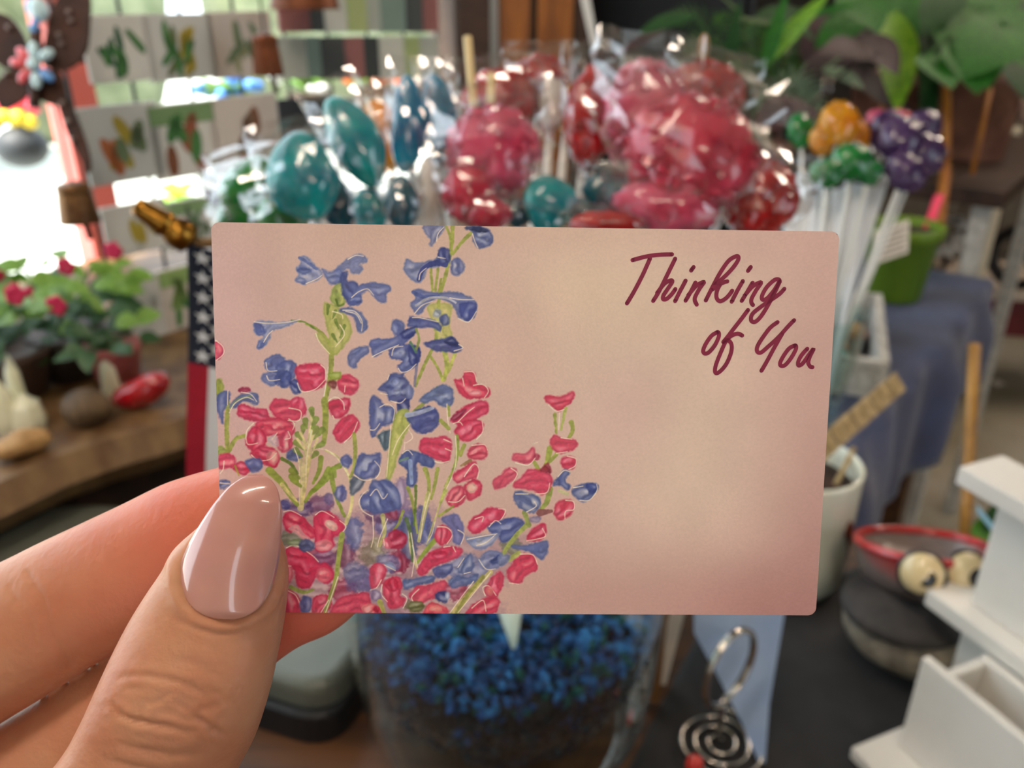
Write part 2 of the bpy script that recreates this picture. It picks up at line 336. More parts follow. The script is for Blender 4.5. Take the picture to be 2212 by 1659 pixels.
def paint_card():
    A = Art(); X, Y = A.xx, A.yy
    def g(cx, cy, sx, sy): return np.exp(-((X - cx) / sx) ** 2 - ((Y - cy) / sy) ** 2)[..., None]
    bg = np.zeros_like(A.img) + np.array([214, 185, 172], np.float32)
    def tint(w, c):
        nonlocal bg
        w = np.clip(w, 0, 1); bg = bg * (1 - w) + np.array(c, np.float32) * w
    tint(g(470, 800, 150, 500) * .75, (206, 172, 172))
    tint(g(800, 850, 250, 330) * .35, (206, 166, 158))
    tint(g(1330, 680, 190, 180) * .6, (222, 201, 178))
    tint(g(1480, 980, 150, 240) * .6, (220, 198, 177))
    tint(g(1500, 640, 180, 120) * .4, (219, 195, 173))
    tint(g(1240, 610, 110, 70) * .5, (222, 198, 172))
    tint(g(1110, 780, 90, 120) * .3, (200, 166, 152))
    tint(g(1360, 880, 90, 110) * .35, (204, 168, 166))
    tint(g(1790, 760, 110, 330) * .7, (202, 163, 156))
    tint(g(1640, 520, 200, 60) * .4, (206, 166, 160))
    tint(g(1000, 500, 400, 40) * .4, (204, 172, 152))
    tint(g(1700, 1330, 330, 130) * .95, (172, 126, 122))
    tint(g(1780, 1230, 130, 260) * .6, (176, 130, 126))
    tint(g(1250, 1300, 260, 90) * .6, (194, 152, 144))
    tint(g(1150, 1150, 130, 120) * .5, (196, 155, 150))
    bg = bg * (1 + (A.n160 * .035 + A.n70 * .03)[..., None]) * (1 + (A.n3 * .035)[..., None])
    A.img[:] = bg
    B, Dk, L = (82, 97, 156), (52, 62, 122), (150, 160, 196)
    Rr, Rd, Pk = (206, 58, 92), (140, 34, 66), (236, 150, 158)
    G, Gd, Gl = (152, 160, 76), (98, 122, 52), (206, 200, 128)
    Wt, Cr, Pu = (244, 226, 206), (226, 208, 160), (108, 66, 110)
    def mk(ox, oy, sc):
        def T(p): return [(ox + x / sc, oy + y / sc) for x, y in p]
        class K: pass
        k = K()
        k.f = lambda p, c, **q: A.fill(T(p), c, **q)
        k.e = lambda x, y, rx, ry, c, **q: A.ell(ox + x / sc, oy + y / sc, rx / sc, ry / sc, c, **q)
        k.l = lambda p, w, c, w1=None, **q: A.line(T(p), w / sc, (w if w1 is None else w1) / sc, c, **q)
        k.w = lambda *p: A.line(T(p), 2.3, 1.7, Wt, alpha=.95, rough=.25, soft=.7)
        return k
    a, b, c = mk(440, 470, 3.16), mk(440, 780, 2.963), mk(800, 780, 2.9615)
    # ---- underpainting of the dense foot of the bouquet
    b.f([(470, 980), (560, 930), (700, 900), (860, 960), (1000, 950), (1120, 980), (1340, 950), (1380, 1300), (1363, 1660), (900, 1680), (480, 1660), (440, 1300)], (150, 112, 134), alpha=.55, soft=12, rough=6)
    c.f([(0, 1000), (120, 900), (330, 950), (440, 930), (600, 1080), (860, 1130), (1000, 1130), (900, 1350), (800, 1500), (820, 1640), (0, 1640)], (150, 116, 136), alpha=.45, soft=12, rough=6)
    for x, y, rx, ry, q in ((700, 1290, 130, 90, Rd), (900, 1240, 60, 90, (110, 50, 84)), (780, 1260, 80, 60, Pu), (960, 1100, 60, 100, B), (900, 1470, 90, 80, Rd), (740, 920, 90, 60, Pu), (1000, 1400, 90, 90, (92, 92, 150)), (1080, 1230, 80, 80, (124, 116, 96)), (1240, 1280, 70, 70, Rd), (620, 940, 80, 60, (84, 66, 120)), (560, 1140, 80, 50, (96, 110, 90)), (1180, 1060, 90, 80, (96, 92, 150)), (1290, 1030, 70, 90, (80, 88, 150)), (960, 1350, 70, 60, (110, 110, 150)), (1150, 990, 120, 50, (92, 60, 100))):
        b.e(x, y, rx, ry, q, alpha=.75, soft=4, rough=4)
    for x, y, rx, ry, q in ((140, 960, 50, 60, Rd), (200, 870, 60, 120, (132, 112, 160)), (330, 1050, 60, 120, (84, 90, 150)), (250, 1130, 60, 150, (74, 84, 126)), (370, 1100, 50, 90, (88, 100, 160)), (200, 1290, 50, 60, Rd), (110, 1290, 80, 60, (96, 96, 150)), (540, 1470, 80, 60, Rd), (620, 1330, 130, 90, (112, 122, 168)), (280, 1570, 60, 40, (96, 92, 56)), (900, 1180, 60, 60, (110, 116, 96)), (40, 1170, 40, 60, (150, 140, 110))):
        c.e(x, y, rx, ry, q, alpha=.75, soft=4, rough=4)
    # ---- stems
    a.l([(700, 725), (770, 760), (830, 815), (862, 870)], 20, G)
    a.l([(600, 702), (690, 715), (760, 760)], 13, Gd)
    a.l([(872, 920), (868, 1050), (852, 1150), (832, 1250), (828, 1430)], 34, G, 30)
    a.l([(1700, 55), (1692, 200), (1650, 400), (1610, 540), (1600, 700), (1580, 850), (1510, 1000), (1445, 1150)], 26, G, 20)
    a.l([(1825, 105), (1760, 170), (1700, 245)], 24, G)
    a.l([(1650, 55), (1680, 120), (1690, 200)], 18, G)
    a.l([(1600, 350), (1580, 500)], 18, G); a.l([(1550, 350), (1562, 500)], 18, G)
    a.l([(1620, 420), (1600, 540)], 15, G)
    a.f([(1530, 600), (1690, 590), (1680, 720), (1700, 800), (1660, 860), (1590, 850), (1560, 720)], (182, 188, 96), hi=(214, 208, 140), alpha=.75)
    a.l([(1640, 900), (1660, 1000), (1640, 1110)], 40, (172, 180, 88), 22); a.l([(1550, 950), (1600, 1030), (1630, 1110)], 20, G); a.l([(1715, 930), (1680, 1020), (1630, 1110)], 26, (182, 186, 96))
    a.l([(1465, 890), (1455, 1000), (1438, 1150)], 26, (128, 124, 150), 16)
    # ---- blue spire on the left
    a.f([(820, 580), (900, 600), (960, 650), (1000, 710), (1012, 790), (960, 880), (905, 935), (850, 930), (815, 880), (760, 800), (800, 790), (850, 820), (826, 700)], (172, 180, 92), hi=(208, 204, 140), alpha=.85)
    for p in (((850, 600), (845, 660)), ((900, 700), (920, 760)), ((880, 800), (910, 850)), ((960, 740), (930, 820)), ((900, 640), (880, 690))): a.l(p, 26, Gd, 10, alpha=.75)
    a.f([(905, 455), (950, 440), (972, 520), (962, 595), (905, 605), (865, 560), (875, 500)], (150, 168, 90), hi=(214, 210, 130))
    a.l([(905, 560), (920, 600), (955, 590)], 14, Gd)
    a.f([(650, 275), (700, 265), (760, 320), (812, 370), (800, 415), (740, 442), (680, 458), (625, 430), (642, 390), (630, 345), (662, 320)], (136, 146, 190), hi=(206, 200, 206))
    a.f([(640, 350), (690, 335), (735, 365), (690, 385), (648, 375)], B); a.f([(628, 430), (660, 405), (700, 430), (680, 456)], (104, 116, 170)); a.l([(655, 275), (700, 300), (770, 350)], 20, (96, 110, 166))
    a.f([(900, 352), (980, 280), (1050, 250), (1112, 272), (1112, 302), (1068, 318), (1086, 352), (1060, 385), (1010, 382), (985, 352), (930, 390)], (116, 128, 178), hi=(172, 178, 204))
    a.f([(805, 350), (860, 368), (930, 345), (955, 400), (925, 442), (870, 457), (830, 412)], (100, 114, 172), hi=(160, 168, 200))
    a.f([(930, 390), (985, 365), (980, 430), (1042, 440), (1078, 540), (1062, 592), (1000, 596), (958, 550), (938, 480)], (70, 82, 142), hi=(110, 122, 176))
    a.f([(1010, 540), (1045, 480), (1095, 448), (1180, 445), (1262, 462), (1275, 492), (1245, 530), (1250, 577), (1210, 582), (1160, 545), (1120, 497), (1070, 530)], (98, 110, 166), hi=(150, 158, 196), light=(.3, 0))
    a.f([(1000, 545), (1075, 540), (1070, 590), (1000, 600)], (84, 98, 160))
    a.f([(918, 632), (990, 610), (1070, 642), (1122, 722), (1102, 775), (1066, 786), (1040, 742), (1028, 682), (980, 662)], (92, 106, 160), hi=(160, 168, 200))
    a.w((950, 632), (1030, 640), (1080, 705), (1078, 775)); a.w((1010, 545), (1060, 505), (1120, 488), (1160, 530)); a.w((985, 285), (1040, 258), (1090, 265)); a.w((700, 450), (770, 420), (805, 395)); a.w((970, 640), (1040, 660), (1075, 720))
    a.f([(343, 720), (380, 702), (520, 714), (652, 697), (560, 747), (472, 772), (452, 832), (402, 890), (365, 890), (375, 842), (402, 812), (360, 802), (340, 760)], (130, 142, 186), hi=(204, 198, 206))
    a.f([(346, 722), (400, 730), (420, 790), (365, 800)], (86, 100, 162)); a.f([(375, 845), (420, 840), (405, 890), (365, 890)], (88, 102, 162))
    a.w((345, 712), (440, 722), (560, 716), (660, 696)); a.w((410, 850), (440, 800), (470, 772)); a.w((765, 790), (790, 850), (860, 930)); a.w((880, 640), (940, 660), (950, 690)); a.w((930, 730), (960, 800), (900, 880)); a.w((820, 1230), (840, 1100), (850, 1020))
    # ---- middle spire
    a.f([(1500, 55), (1645, 55), (1625, 112), (1590, 152), (1562, 198), (1540, 185), (1545, 150), (1512, 112)], (110, 118, 162), hi=(184, 184, 198))
    a.f([(1800, 62), (1930, 68), (1977, 140), (1952, 192), (1885, 208), (1842, 172), (1832, 112)], (82, 94, 146), hi=(172, 178, 200)); a.f([(1780, 70), (1880, 62), (1950, 92), (1880, 102)], (44, 52, 92))
    a.f([(1382, 280), (1450, 302), (1560, 290), (1640, 250), (1682, 300), (1622, 332), (1535, 352), (1492, 432), (1445, 442), (1392, 402), (1365, 352)], (112, 124, 172), hi=(200, 200, 208)); a.l([(1470, 420), (1500, 350), (1580, 310), (1650, 320)], 30, Dk, 40)
    a.e(1642, 262, 46, 58, (56, 66, 128)); a.e(1735, 338, 50, 66, (94, 106, 160), hi=(190, 192, 206))
    a.f([(1430, 500), (1480, 490), (1600, 512), (1720, 506), (1850, 560), (1866, 642), (1812, 712), (1740, 682), (1702, 602), (1600, 556), (1532, 592), (1482, 662), (1440, 652), (1410, 590), (1440, 548)], (100, 112, 164), hi=(166, 172, 198))
    a.f([(1745, 590), (1850, 580), (1862, 640), (1812, 705), (1760, 680)], (66, 78, 144)); a.l([(1430, 510), (1500, 540), (1600, 540)], 26, (84, 98, 158)); a.l([(1450, 600), (1540, 550), (1650, 548), (1720, 580)], 16, (190, 190, 200))
    a.e(1592, 655, 28, 32, (146, 156, 176)); a.e(1642, 700, 34, 40, (76, 88, 140))
    a.f([(1398, 692), (1430, 674), (1600, 712), (1616, 782), (1560, 752), (1450, 752), (1390, 742)], (70, 82, 146)); a.e(1325, 750, 50, 56, (92, 104, 162), hi=L)
    a.f([(1145, 832), (1280, 822), (1380, 772), (1442, 762), (1402, 832), (1342, 872), (1252, 902), (1172, 957), (1140, 912)], (88, 100, 160), hi=(160, 166, 196)); a.f([(1350, 780), (1450, 740), (1440, 800), (1370, 830)], Dk)
    a.f([(1268, 902), (1332, 870), (1420, 868), (1478, 900), (1462, 992), (1402, 1050), (1342, 1056), (1322, 1010), (1352, 980), (1280, 962)], (80, 92, 154), hi=(156, 164, 196)); a.f([(1400, 880), (1475, 900), (1460, 990), (1410, 1000)], (48, 58, 122))
    a.f([(1498, 852), (1600, 832), (1700, 810), (1732, 862), (1772, 892), (1720, 922), (1600, 912), (1540, 892)], (68, 78, 140)); a.f([(1700, 815), (1740, 870), (1690, 880), (1640, 850)], (42, 50, 104))
    a.f([(1000, 912), (1060, 882), (1122, 880), (1130, 920), (1082, 952), (1050, 992), (1048, 1024), (1010, 1026), (982, 1000), (982, 950)], (96, 108, 162), hi=L)
    a.w((1425, 682), (1480, 685), (1600, 712)); a.w((1440, 655), (1490, 600), (1560, 572)); a.w((1150, 950), (1230, 910), (1330, 870)); a.w((1285, 940), (1300, 890), (1360, 878)); a.w((1710, 910), (1770, 890), (1740, 865)); a.w((1680, 548), (1760, 560), (1845, 560)); a.w((1740, 690), (1810, 712), (1862, 640)); a.w((1470, 425), (1480, 380), (1520, 345)); a.w((1835, 110), (1850, 160), (1870, 205)); a.w((1590, 160), (1600, 110), (1640, 65)); a.w((1330, 1030), (1350, 1055), (1400, 1045), (1450, 1000)); a.w((1600, 270), (1650, 280))
    a.l([(1450, 760), (1470, 830), (1450, 900)], 16, (150, 160, 90)); a.l([(1410, 850), (1450, 920)], 14, (96, 140, 110))
    # ---- blue and pink mid tier (top crop)
    a.e(490, 1000, 76, 66, (86, 100, 158), hi=L); a.e(565, 1050, 76, 80, (84, 98, 158)); a.e(460, 1100, 66, 46, (100, 114, 170), hi=L); a.e(545, 1100, 60, 60, (70, 84, 146)); a.f([(578, 1122), (642, 1105), (664, 1190), (612, 1198)], (56, 70, 136))
    a.f([(622, 1052), (660, 1004), (800, 998), (832, 1060), (820, 1150), (740, 1182), (680, 1182), (640, 1112)], (204, 54, 90)); a.e(985, 1140, 74, 70, Rr, light=(.2, -.4), hi=Pk)
    a.f([(850, 1062), (930, 1052), (932, 1100), (870, 1110)], (150, 168, 70)); a.f([(845, 1115), (905, 1122), (900, 1165), (850, 1152)], (120, 56, 56))
    a.w((425, 990), (440, 1045), (500, 1045)); a.w((430, 1080), (450, 1112), (520, 1105)); a.w((640, 1130), (672, 1188), (760, 1172), (826, 1110)); a.w((965, 1150), (962, 1190)); a.w((800, 1005), (832, 1040), (830, 1110))
    a.e(86, 906, 52, 66, (208, 70, 104), hi=(232, 130, 140)); a.w((82, 838), (130, 880), (135, 930), (85, 975))
    # ---- lower left (crop b)
    b.l([(155, 260), (148, 420), (152, 590)], 28, G); b.l([(260, 478), (205, 500), (165, 570)], 26, G); b.e(100, 170, 30, 60, (150, 160, 70)); b.e(110, 575, 40, 30, (150, 164, 84))
    b.f([(85, 230), (130, 190), (165, 200), (160, 270), (130, 330), (120, 400), (80, 300)], (78, 92, 150), hi=L); b.f([(160, 290), (210, 230), (290, 200), (345, 215), (340, 280), (260, 260), (200, 300)], (84, 98, 150), hi=(160, 170, 186)); b.l([(175, 300), (215, 250), (300, 225)], 14, (110, 132, 100))
    b.e(262, 185, 38, 20, (150, 40, 76))
    b.w((165, 330), (200, 270), (270, 232), (320, 250)); b.w((240, 200), (300, 212), (340, 260)); b.w((155, 190), (152, 280))
    b.f([(210, 330), (240, 270), (320, 300), (400, 310), (420, 380), (350, 390), (280, 380), (225, 355)], (196, 48, 86)); b.f([(420, 300), (460, 240), (550, 250), (600, 235), (655, 280), (650, 340), (600, 380), (540, 400), (470, 370)], (206, 62, 96), hi=(228, 110, 130)); b.e(605, 280, 50, 50, (212, 70, 104))
    b.f([(330, 400), (420, 360), (520, 370), (580, 420), (560, 480), (450, 480), (380, 470)], (206, 60, 92), hi=Pk); b.f([(275, 480), (320, 420), (390, 450), (400, 520), (350, 590), (300, 570), (270, 530)], (200, 50, 84)); b.f([(300, 590), (360, 540), (450, 560), (490, 620), (460, 680), (400, 670), (330, 630)], (198, 48, 84)); b.f([(470, 490), (540, 440), (572, 500), (560, 560), (510, 585), (470, 550)], (206, 72, 104), hi=(240, 190, 190)); b.f([(410, 500), (460, 470), (480, 540), (440, 540)], (214, 190, 200), alpha=.8); b.e(440, 615, 40, 46, (226, 130, 140), hi=(240, 190, 180))
    b.w((318, 398), (275, 450), (280, 530), (345, 525)); b.w((305, 600), (350, 635), (420, 630), (465, 590)); b.w((545, 300), (620, 320), (610, 380), (540, 380)); b.w((545, 370), (580, 400), (570, 440)); b.w((440, 500), (470, 460)); b.w((520, 500), (555, 490), (540, 450))
    b.f([(95, 610), (150, 590), (205, 620), (190, 680), (100, 690)], (206, 64, 100), hi=Pk); b.f([(190, 680), (240, 640), (300, 690), (260, 730), (215, 715)], (196, 44, 80)); b.f([(265, 640), (310, 620), (370, 630), (372, 690), (320, 715), (290, 690)], (82, 98, 164), hi=L); b.w((130, 640), (125, 690), (105, 720)); b.l([(200, 670), (225, 730)], 12, (170, 150, 70)); b.f([(100, 765), (165, 765), (160, 800), (105, 820)], (92, 104, 160)); b.w((105, 780), (165, 785))
    b.f([(530, 590), (580, 560), (625, 600), (600, 640), (540, 630)], (82, 98, 158)); b.f([(790, 270), (860, 240), (930, 240), (935, 300), (900, 350), (840, 370), (800, 310)], (196, 48, 82)); b.f([(830, 440), (880, 370), (950, 340), (1000, 400), (985, 450), (930, 500), (870, 520), (835, 480)], (204, 56, 90)); b.w((785, 265), (840, 230), (890, 260), (900, 310)); b.w((900, 520), (950, 470), (985, 390)); b.w((825, 350), (835, 370))
    # green feathery leaf
    b.l([(775, 250), (780, 400), (770, 520)], 44, G, 30); b.l([(690, 310), (690, 420), (670, 560), (640, 800), (620, 940)], 20, (214, 204, 150), 40)
    for p in (((650, 380), (660, 430)), ((720, 370), (690, 440)), ((600, 470), (650, 520)), ((760, 440), (700, 500)), ((590, 520), (650, 570)), ((760, 530), (700, 560)), ((690, 310), (700, 360)), ((640, 420), (630, 470)), ((590, 570), (630, 610)), ((720, 590), (690, 620)), ((720, 430), (700, 470))): b.l(p, 40, (120, 142, 62), 14, alpha=.8)
    for p in (((620, 460), (660, 540)), ((700, 480), (670, 560)), ((600, 500), (640, 560)), ((730, 500), (690, 590)), ((680, 440), (670, 560)), ((640, 510), (650, 600))): b.l(p, 20, (216, 206, 152), 12, alpha=.85)
    b.l([(620, 640), (635, 800), (625, 930)], 34, (216, 206, 156), 22); b.l([(680, 620), (650, 800), (625, 930)], 20, (206, 196, 130), 16)
    b.w((580, 560), (610, 650), (612, 800), (612, 920)); b.w((690, 440), (660, 620), (655, 780))
    b.l([(420, 700), (500, 780), (570, 880), (600, 920)], 50, (140, 158, 66), 24); b.l([(500, 790), (560, 860), (600, 900)], 28, (214, 204, 140), 12); b.l([(500, 625), (560, 660), (600, 720)], 24, Gd, 16)
    for p in (((560, 700), (610, 750)), ((570, 760), (620, 800)), ((750, 620), (740, 700), (700, 780)), ((870, 670), (800, 700)), ((800, 690), (760, 760), (700, 830)), ((800, 740), (740, 800), (680, 850)), ((810, 700), (830, 800), (860, 900), (900, 990)), ((560, 740), (600, 770)), ((760, 780), (690, 840), (650, 900)), ((830, 690), (840, 740))): b.l(p, 36, (132, 150, 60), 20, alpha=.88)
    b.l([(780, 570), (860, 620), (930, 740), (950, 850), (940, 950), (910, 1040)], 15, (214, 206, 140), 24); b.w((740, 560), (800, 575), (870, 640), (930, 740))
    b.e(875, 850, 40, 56, (84, 92, 156), alpha=.9); b.e(800, 880, 30, 40, (112, 100, 150), alpha=.8); b.e(520, 920, 40, 30, (76, 78, 140))
    b.l([(962, 470), (970, 560), (962, 680), (940, 740)], 28, G, 20)
    b.e(915, 640, 40, 44, (84, 96, 158)); b.f([(975, 650), (1010, 590), (1070, 600), (1130, 590), (1130, 660), (1115, 730), (1040, 755), (980, 740), (960, 700)], (86, 98, 158), hi=(168, 176, 204)); b.f([(950, 740), (1030, 760), (1000, 820), (940, 860)], (84, 96, 120)); b.w((965, 730), (1020, 762), (1100, 750), (1130, 690), (1095, 640))
    b.f([(1000, 870), (1060, 830), (1150, 760), (1220, 800), (1250, 880), (1260, 940), (1150, 970), (1060, 960), (1010, 940)], (84, 96, 156), hi=(166, 174, 204)); b.w((1080, 995), (1020, 960), (995, 900), (1030, 840), (1090, 820), (1130, 880), (1175, 850)); b.e(1160, 800, 34, 36, (110, 122, 176))
    # pink flowers beside the nail
    b.f([(505, 1040), (520, 980), (570, 960), (630, 990), (690, 1050), (720, 1090), (720, 1130), (650, 1140), (600, 1080), (550, 1100)], (204, 46, 84), hi=Pk); b.f([(700, 1020), (730, 970), (800, 960), (860, 1000), (905, 1060), (870, 1110), (830, 1130), (840, 1180), (780, 1225), (720, 1210), (710, 1130)], (204, 46, 84), hi=(228, 110, 130)); b.e(815, 1050, 46, 28, (240, 196, 180), rot=30); b.f([(545, 1070), (600, 1050), (640, 1100), (700, 1150), (640, 1140), (580, 1100)], (236, 170, 176)); b.e(770, 1180, 60, 36, (232, 132, 144)); b.w((512, 965), (560, 958), (625, 990)); b.w((715, 985), (760, 960), (835, 1000)); b.w((880, 1105), (910, 1060), (870, 1020))
    b.f([(500, 1250), (540, 1190), (620, 1200), (700, 1250), (735, 1290), (780, 1290), (830, 1340), (835, 1390), (780, 1430), (720, 1390), (680, 1450), (600, 1440), (580, 1340), (510, 1300)], (204, 46, 84)); b.e(765, 1370, 50, 46, (226, 104, 122), hi=(242, 190, 186)); b.e(545, 1360, 30, 60, (222, 96, 116)); b.w((530, 1195), (590, 1180), (690, 1240), (735, 1285)); b.w((525, 1310), (560, 1312))
    b.e(580, 1160, 44, 22, (120, 140, 100)); b.e(660, 1180, 50, 40, (70, 82, 130)); b.l([(560, 1450), (640, 1480), (700, 1465)], 30, (150, 164, 80), 14)
    b.f([(520, 1480), (570, 1470), (630, 1540), (620, 1610), (520, 1610)], (208, 56, 88), hi=Pk); b.w((540, 1470), (590, 1500), (622, 1570)); b.e(655, 1560, 40, 60, (88, 92, 150)); b.f([(690, 1560), (720, 1500), (800, 1500), (820, 1560), (780, 1620), (700, 1620)], (204, 54, 84)); b.f([(820, 1580), (880, 1510), (960, 1490), (1050, 1480), (1080, 1560), (1140, 1570), (1120, 1620), (830, 1620)], (206, 60, 92), hi=(226, 110, 126)); b.e(1060, 1585, 50, 26, (234, 160, 150))
    b.l([(885, 1110), (865, 1250), (845, 1400), (800, 1540), (770, 1630)], 36, (150, 164, 76), 22); b.w((860, 1380), (820, 1500), (780, 1610)); b.w((800, 1530), (750, 1610))
    # lower right (crop c)
    c.f([(50, 180), (100, 130), (130, 85), (200, 80), (240, 130), (278, 180), (260, 240), (190, 262), (120, 250), (95, 200)], (74, 86, 144), hi=(160, 170, 200)); c.e(160, 135, 30, 30, (120, 132, 180)); c.e(250, 190, 26, 40, (130, 140, 186)); c.e(170, 195, 30, 26, (128, 138, 182)); c.f([(170, 260), (245, 250), (240, 340), (185, 340)], Dk); c.w((60, 205), (110, 215)); c.w((130, 255), (190, 268), (225, 240)); c.w((120, 90), (110, 120))
    c.f([(0, 240), (60, 240), (100, 290), (150, 290), (160, 360), (120, 410), (70, 420), (40, 470), (0, 470)], (82, 94, 152), hi=(172, 178, 204)); c.w((60, 295), (110, 275), (155, 310), (145, 380)); c.w((0, 440), (30, 438), (60, 400)); c.f([(45, 470), (130, 440), (125, 540), (90, 570), (60, 520)], (66, 92, 112))
    c.f([(180, 320), (240, 310), (270, 370), (230, 460), (190, 560), (140, 740), (100, 740), (120, 560), (140, 420)], (172, 182, 92), hi=(226, 216, 156)); c.w((132, 415), (120, 560), (104, 740)); c.w((255, 400), (180, 500), (140, 600)); c.w((245, 440), (270, 490), (225, 525)); c.w((220, 520), (215, 580))
    c.l([(430, 170), (330, 280), (230, 360)], 22, G); c.f([(310, 250), (370, 200), (430, 160), (480, 150), (530, 190), (528, 260), (500, 295), (450, 290), (410, 250), (350, 270)], (90, 106, 156), hi=(170, 180, 206)); c.f([(230, 350), (300, 310), (380, 290), (430, 320), (440, 400), (390, 450), (330, 465), (270, 430)], (64, 76, 140)); c.l([(235, 345), (310, 330), (400, 300)], 36, (164, 172, 200), 20)
    c.w((490, 275), (495, 370), (510, 460)); c.l([(500, 290), (505, 350)], 16, G); c.l([(450, 380), (500, 430)], 26, G)
    c.f([(535, 120), (590, 110), (600, 65), (670, 75), (680, 140), (740, 160), (770, 190), (750, 230), (690, 240), (620, 240), (570, 200)], (206, 56, 88), hi=Pk); c.w((600, 70), (660, 72), (680, 130)); c.w((590, 110), (600, 160)); c.w((660, 155), (720, 150), (755, 190), (730, 235)); c.e(670, 205, 40, 22, (230, 130, 140))
    c.f([(510, 380), (560, 320), (640, 270), (720, 250), (760, 290), (740, 340), (660, 380), (560, 400)], (204, 54, 90)); c.f([(510, 370), (560, 325), (610, 310), (560, 380)], Rd); c.f([(540, 440), (580, 390), (660, 370), (720, 390), (720, 450), (660, 500), (600, 515), (560, 490)], (204, 52, 86)); c.w((560, 390), (620, 330), (665, 295)); c.w((680, 500), (720, 450), (715, 385)); c.w((530, 400), (570, 390), (590, 410))
    c.l([(555, 480), (555, 600), (530, 700), (480, 800)], 24, (140, 158, 68), 18); c.l([(600, 540), (575, 600)], 26, G); c.w((545, 480), (550, 600), (530, 720), (440, 920), (400, 1090), (370, 1150))
    c.f([(312, 540), (340, 490), (400, 490), (460, 480), (515, 500), (520, 560), (500, 640), (440, 640), (370, 610), (320, 580)], (206, 56, 92)); c.w((370, 620), (440, 650), (505, 640)); c.w((470, 500), (515, 520)); c.w((480, 560), (515, 575))
    c.f([(618, 590), (650, 540), (720, 530), (752, 570), (740, 620), (680, 630), (630, 620)], (204, 56, 86), hi=Pk); c.w((650, 540), (730, 535), (750, 570)); c.l([(640, 640), (580, 670)], 26, (150, 120, 80), 14)
    c.f([(530, 720), (580, 690), (660, 640), (690, 670), (690, 730), (640, 760), (560, 780), (530, 760)], (206, 62, 94), hi=Pk); c.w((600, 740), (660, 660), (695, 690), (685, 750)); c.f([(600, 800), (660, 755), (715, 790), (700, 860), (640, 890), (610, 860)], (200, 52, 84)); c.e(650, 812, 34, 32, (240, 200, 180)); c.f([(485, 880), (510, 820), (580, 800), (610, 850), (590, 910), (540, 935), (500, 920)], (204, 66, 94), hi=Pk); c.w((500, 900), (560, 900), (605, 860))
    c.f([(180, 650), (210, 590), (250, 565), (330, 590), (410, 630), (400, 680), (340, 670), (300, 650), (300, 760), (270, 810), (230, 790), (235, 700)], (68, 84, 144)); c.l([(255, 640), (265, 780)], 30, (140, 158, 196), 24); c.w((205, 590), (240, 570), (270, 600)); c.l([(185, 640), (240, 620)], 14, (120, 150, 130))
    c.f([(0, 780), (50, 760), (110, 760), (180, 820), (200, 900), (180, 950), (90, 970), (0, 960)], (84, 96, 152), hi=(160, 168, 200)); c.w((0, 860), (40, 820), (80, 880), (110, 850))
    for p, w, q in ((((350, 690), (375, 780), (370, 900)), 30, G), (((430, 690), (410, 800), (390, 880)), 26, G), (((370, 850), (340, 1000), (310, 1150)), 34, (200, 196, 128)), (((240, 810), (270, 900), (300, 1100)), 24, G), (((290, 800), (290, 900), (280, 1050)), 20, Gd), (((500, 750), (450, 900), (390, 1080), (360, 1170)), 14, (196, 190, 120)), (((210, 960), (180, 1040), (150, 1080)), 20, G), (((440, 990), (530, 930)), 20, G), (((80, 990), (90, 1100), (60, 1180)), 30, (190, 186, 120)), (((480, 830), (450, 900)), 30, (180, 186, 100)), (((410, 1150), (350, 1220), (300, 1290)), 34, (140, 160, 64)), (((250, 1090), (260, 1220), (300, 1330)), 20, (206, 196, 140)), (((230, 1010), (260, 1120), (270, 1280)), 26, (90, 112, 70))): c.l(p, w, q, w * .6)
    c.w((15, 990), (20, 1120), (5, 1190)); c.w((110, 1010), (60, 1130), (45, 1190)); c.w((260, 1100), (280, 1250), (265, 1380)); c.w((270, 1180), (305, 1330)); c.w((380, 850), (340, 1000), (320, 1140))
    c.f([(415, 1090), (450, 1050), (500, 1060), (525, 1110), (500, 1160), (450, 1180), (415, 1140)], (208, 56, 88)); c.w((430, 1060), (490, 1065), (525, 1110), (490, 1170)); c.f([(450, 1010), (540, 975), (580, 1010), (600, 1100), (580, 1170), (530, 1160), (520, 1080)], (104, 108, 168), hi=(150, 156, 196)); c.w((560, 1080), (600, 1110), (580, 1170))
    c.f([(110, 1110), (170, 1080), (230, 1110), (230, 1170), (180, 1205), (120, 1190)], (176, 34, 70)); c.f([(80, 1150), (115, 1120), (130, 1190), (95, 1195)], (220, 96, 120)); c.w((85, 1140), (90, 1180))
    c.f([(620, 1060), (650, 1000), (700, 980), (750, 940), (830, 940), (865, 970), (830, 1020), (750, 1060), (700, 1095), (650, 1100)], (206, 54, 90)); c.w((670, 1010), (720, 995), (715, 1025)); c.w((770, 1040), (830, 1020), (865, 955), (820, 945))
    c.f([(750, 1060), (800, 1030), (900, 1000), (970, 1010), (990, 1060), (950, 1110), (850, 1160), (810, 1120), (760, 1090)], (70, 84, 146)); c.f([(610, 1130), (700, 1120), (830, 1100), (780, 1170), (720, 1210), (650, 1190)], (132, 144, 188), hi=(206, 204, 210)); c.w((760, 1060), (800, 1020), (835, 1040)); c.w((620, 1140), (720, 1120), (810, 1105)); c.w((680, 1180), (740, 1160), (800, 1110))
    c.l([(1000, 1050), (930, 1120), (870, 1200), (850, 1240)], 32, (166, 176, 92), 24); c.l([(985, 970), (1015, 1050)], 30, (140, 152, 80)); c.l([(950, 1230), (890, 1270)], 30, (176, 182, 96))
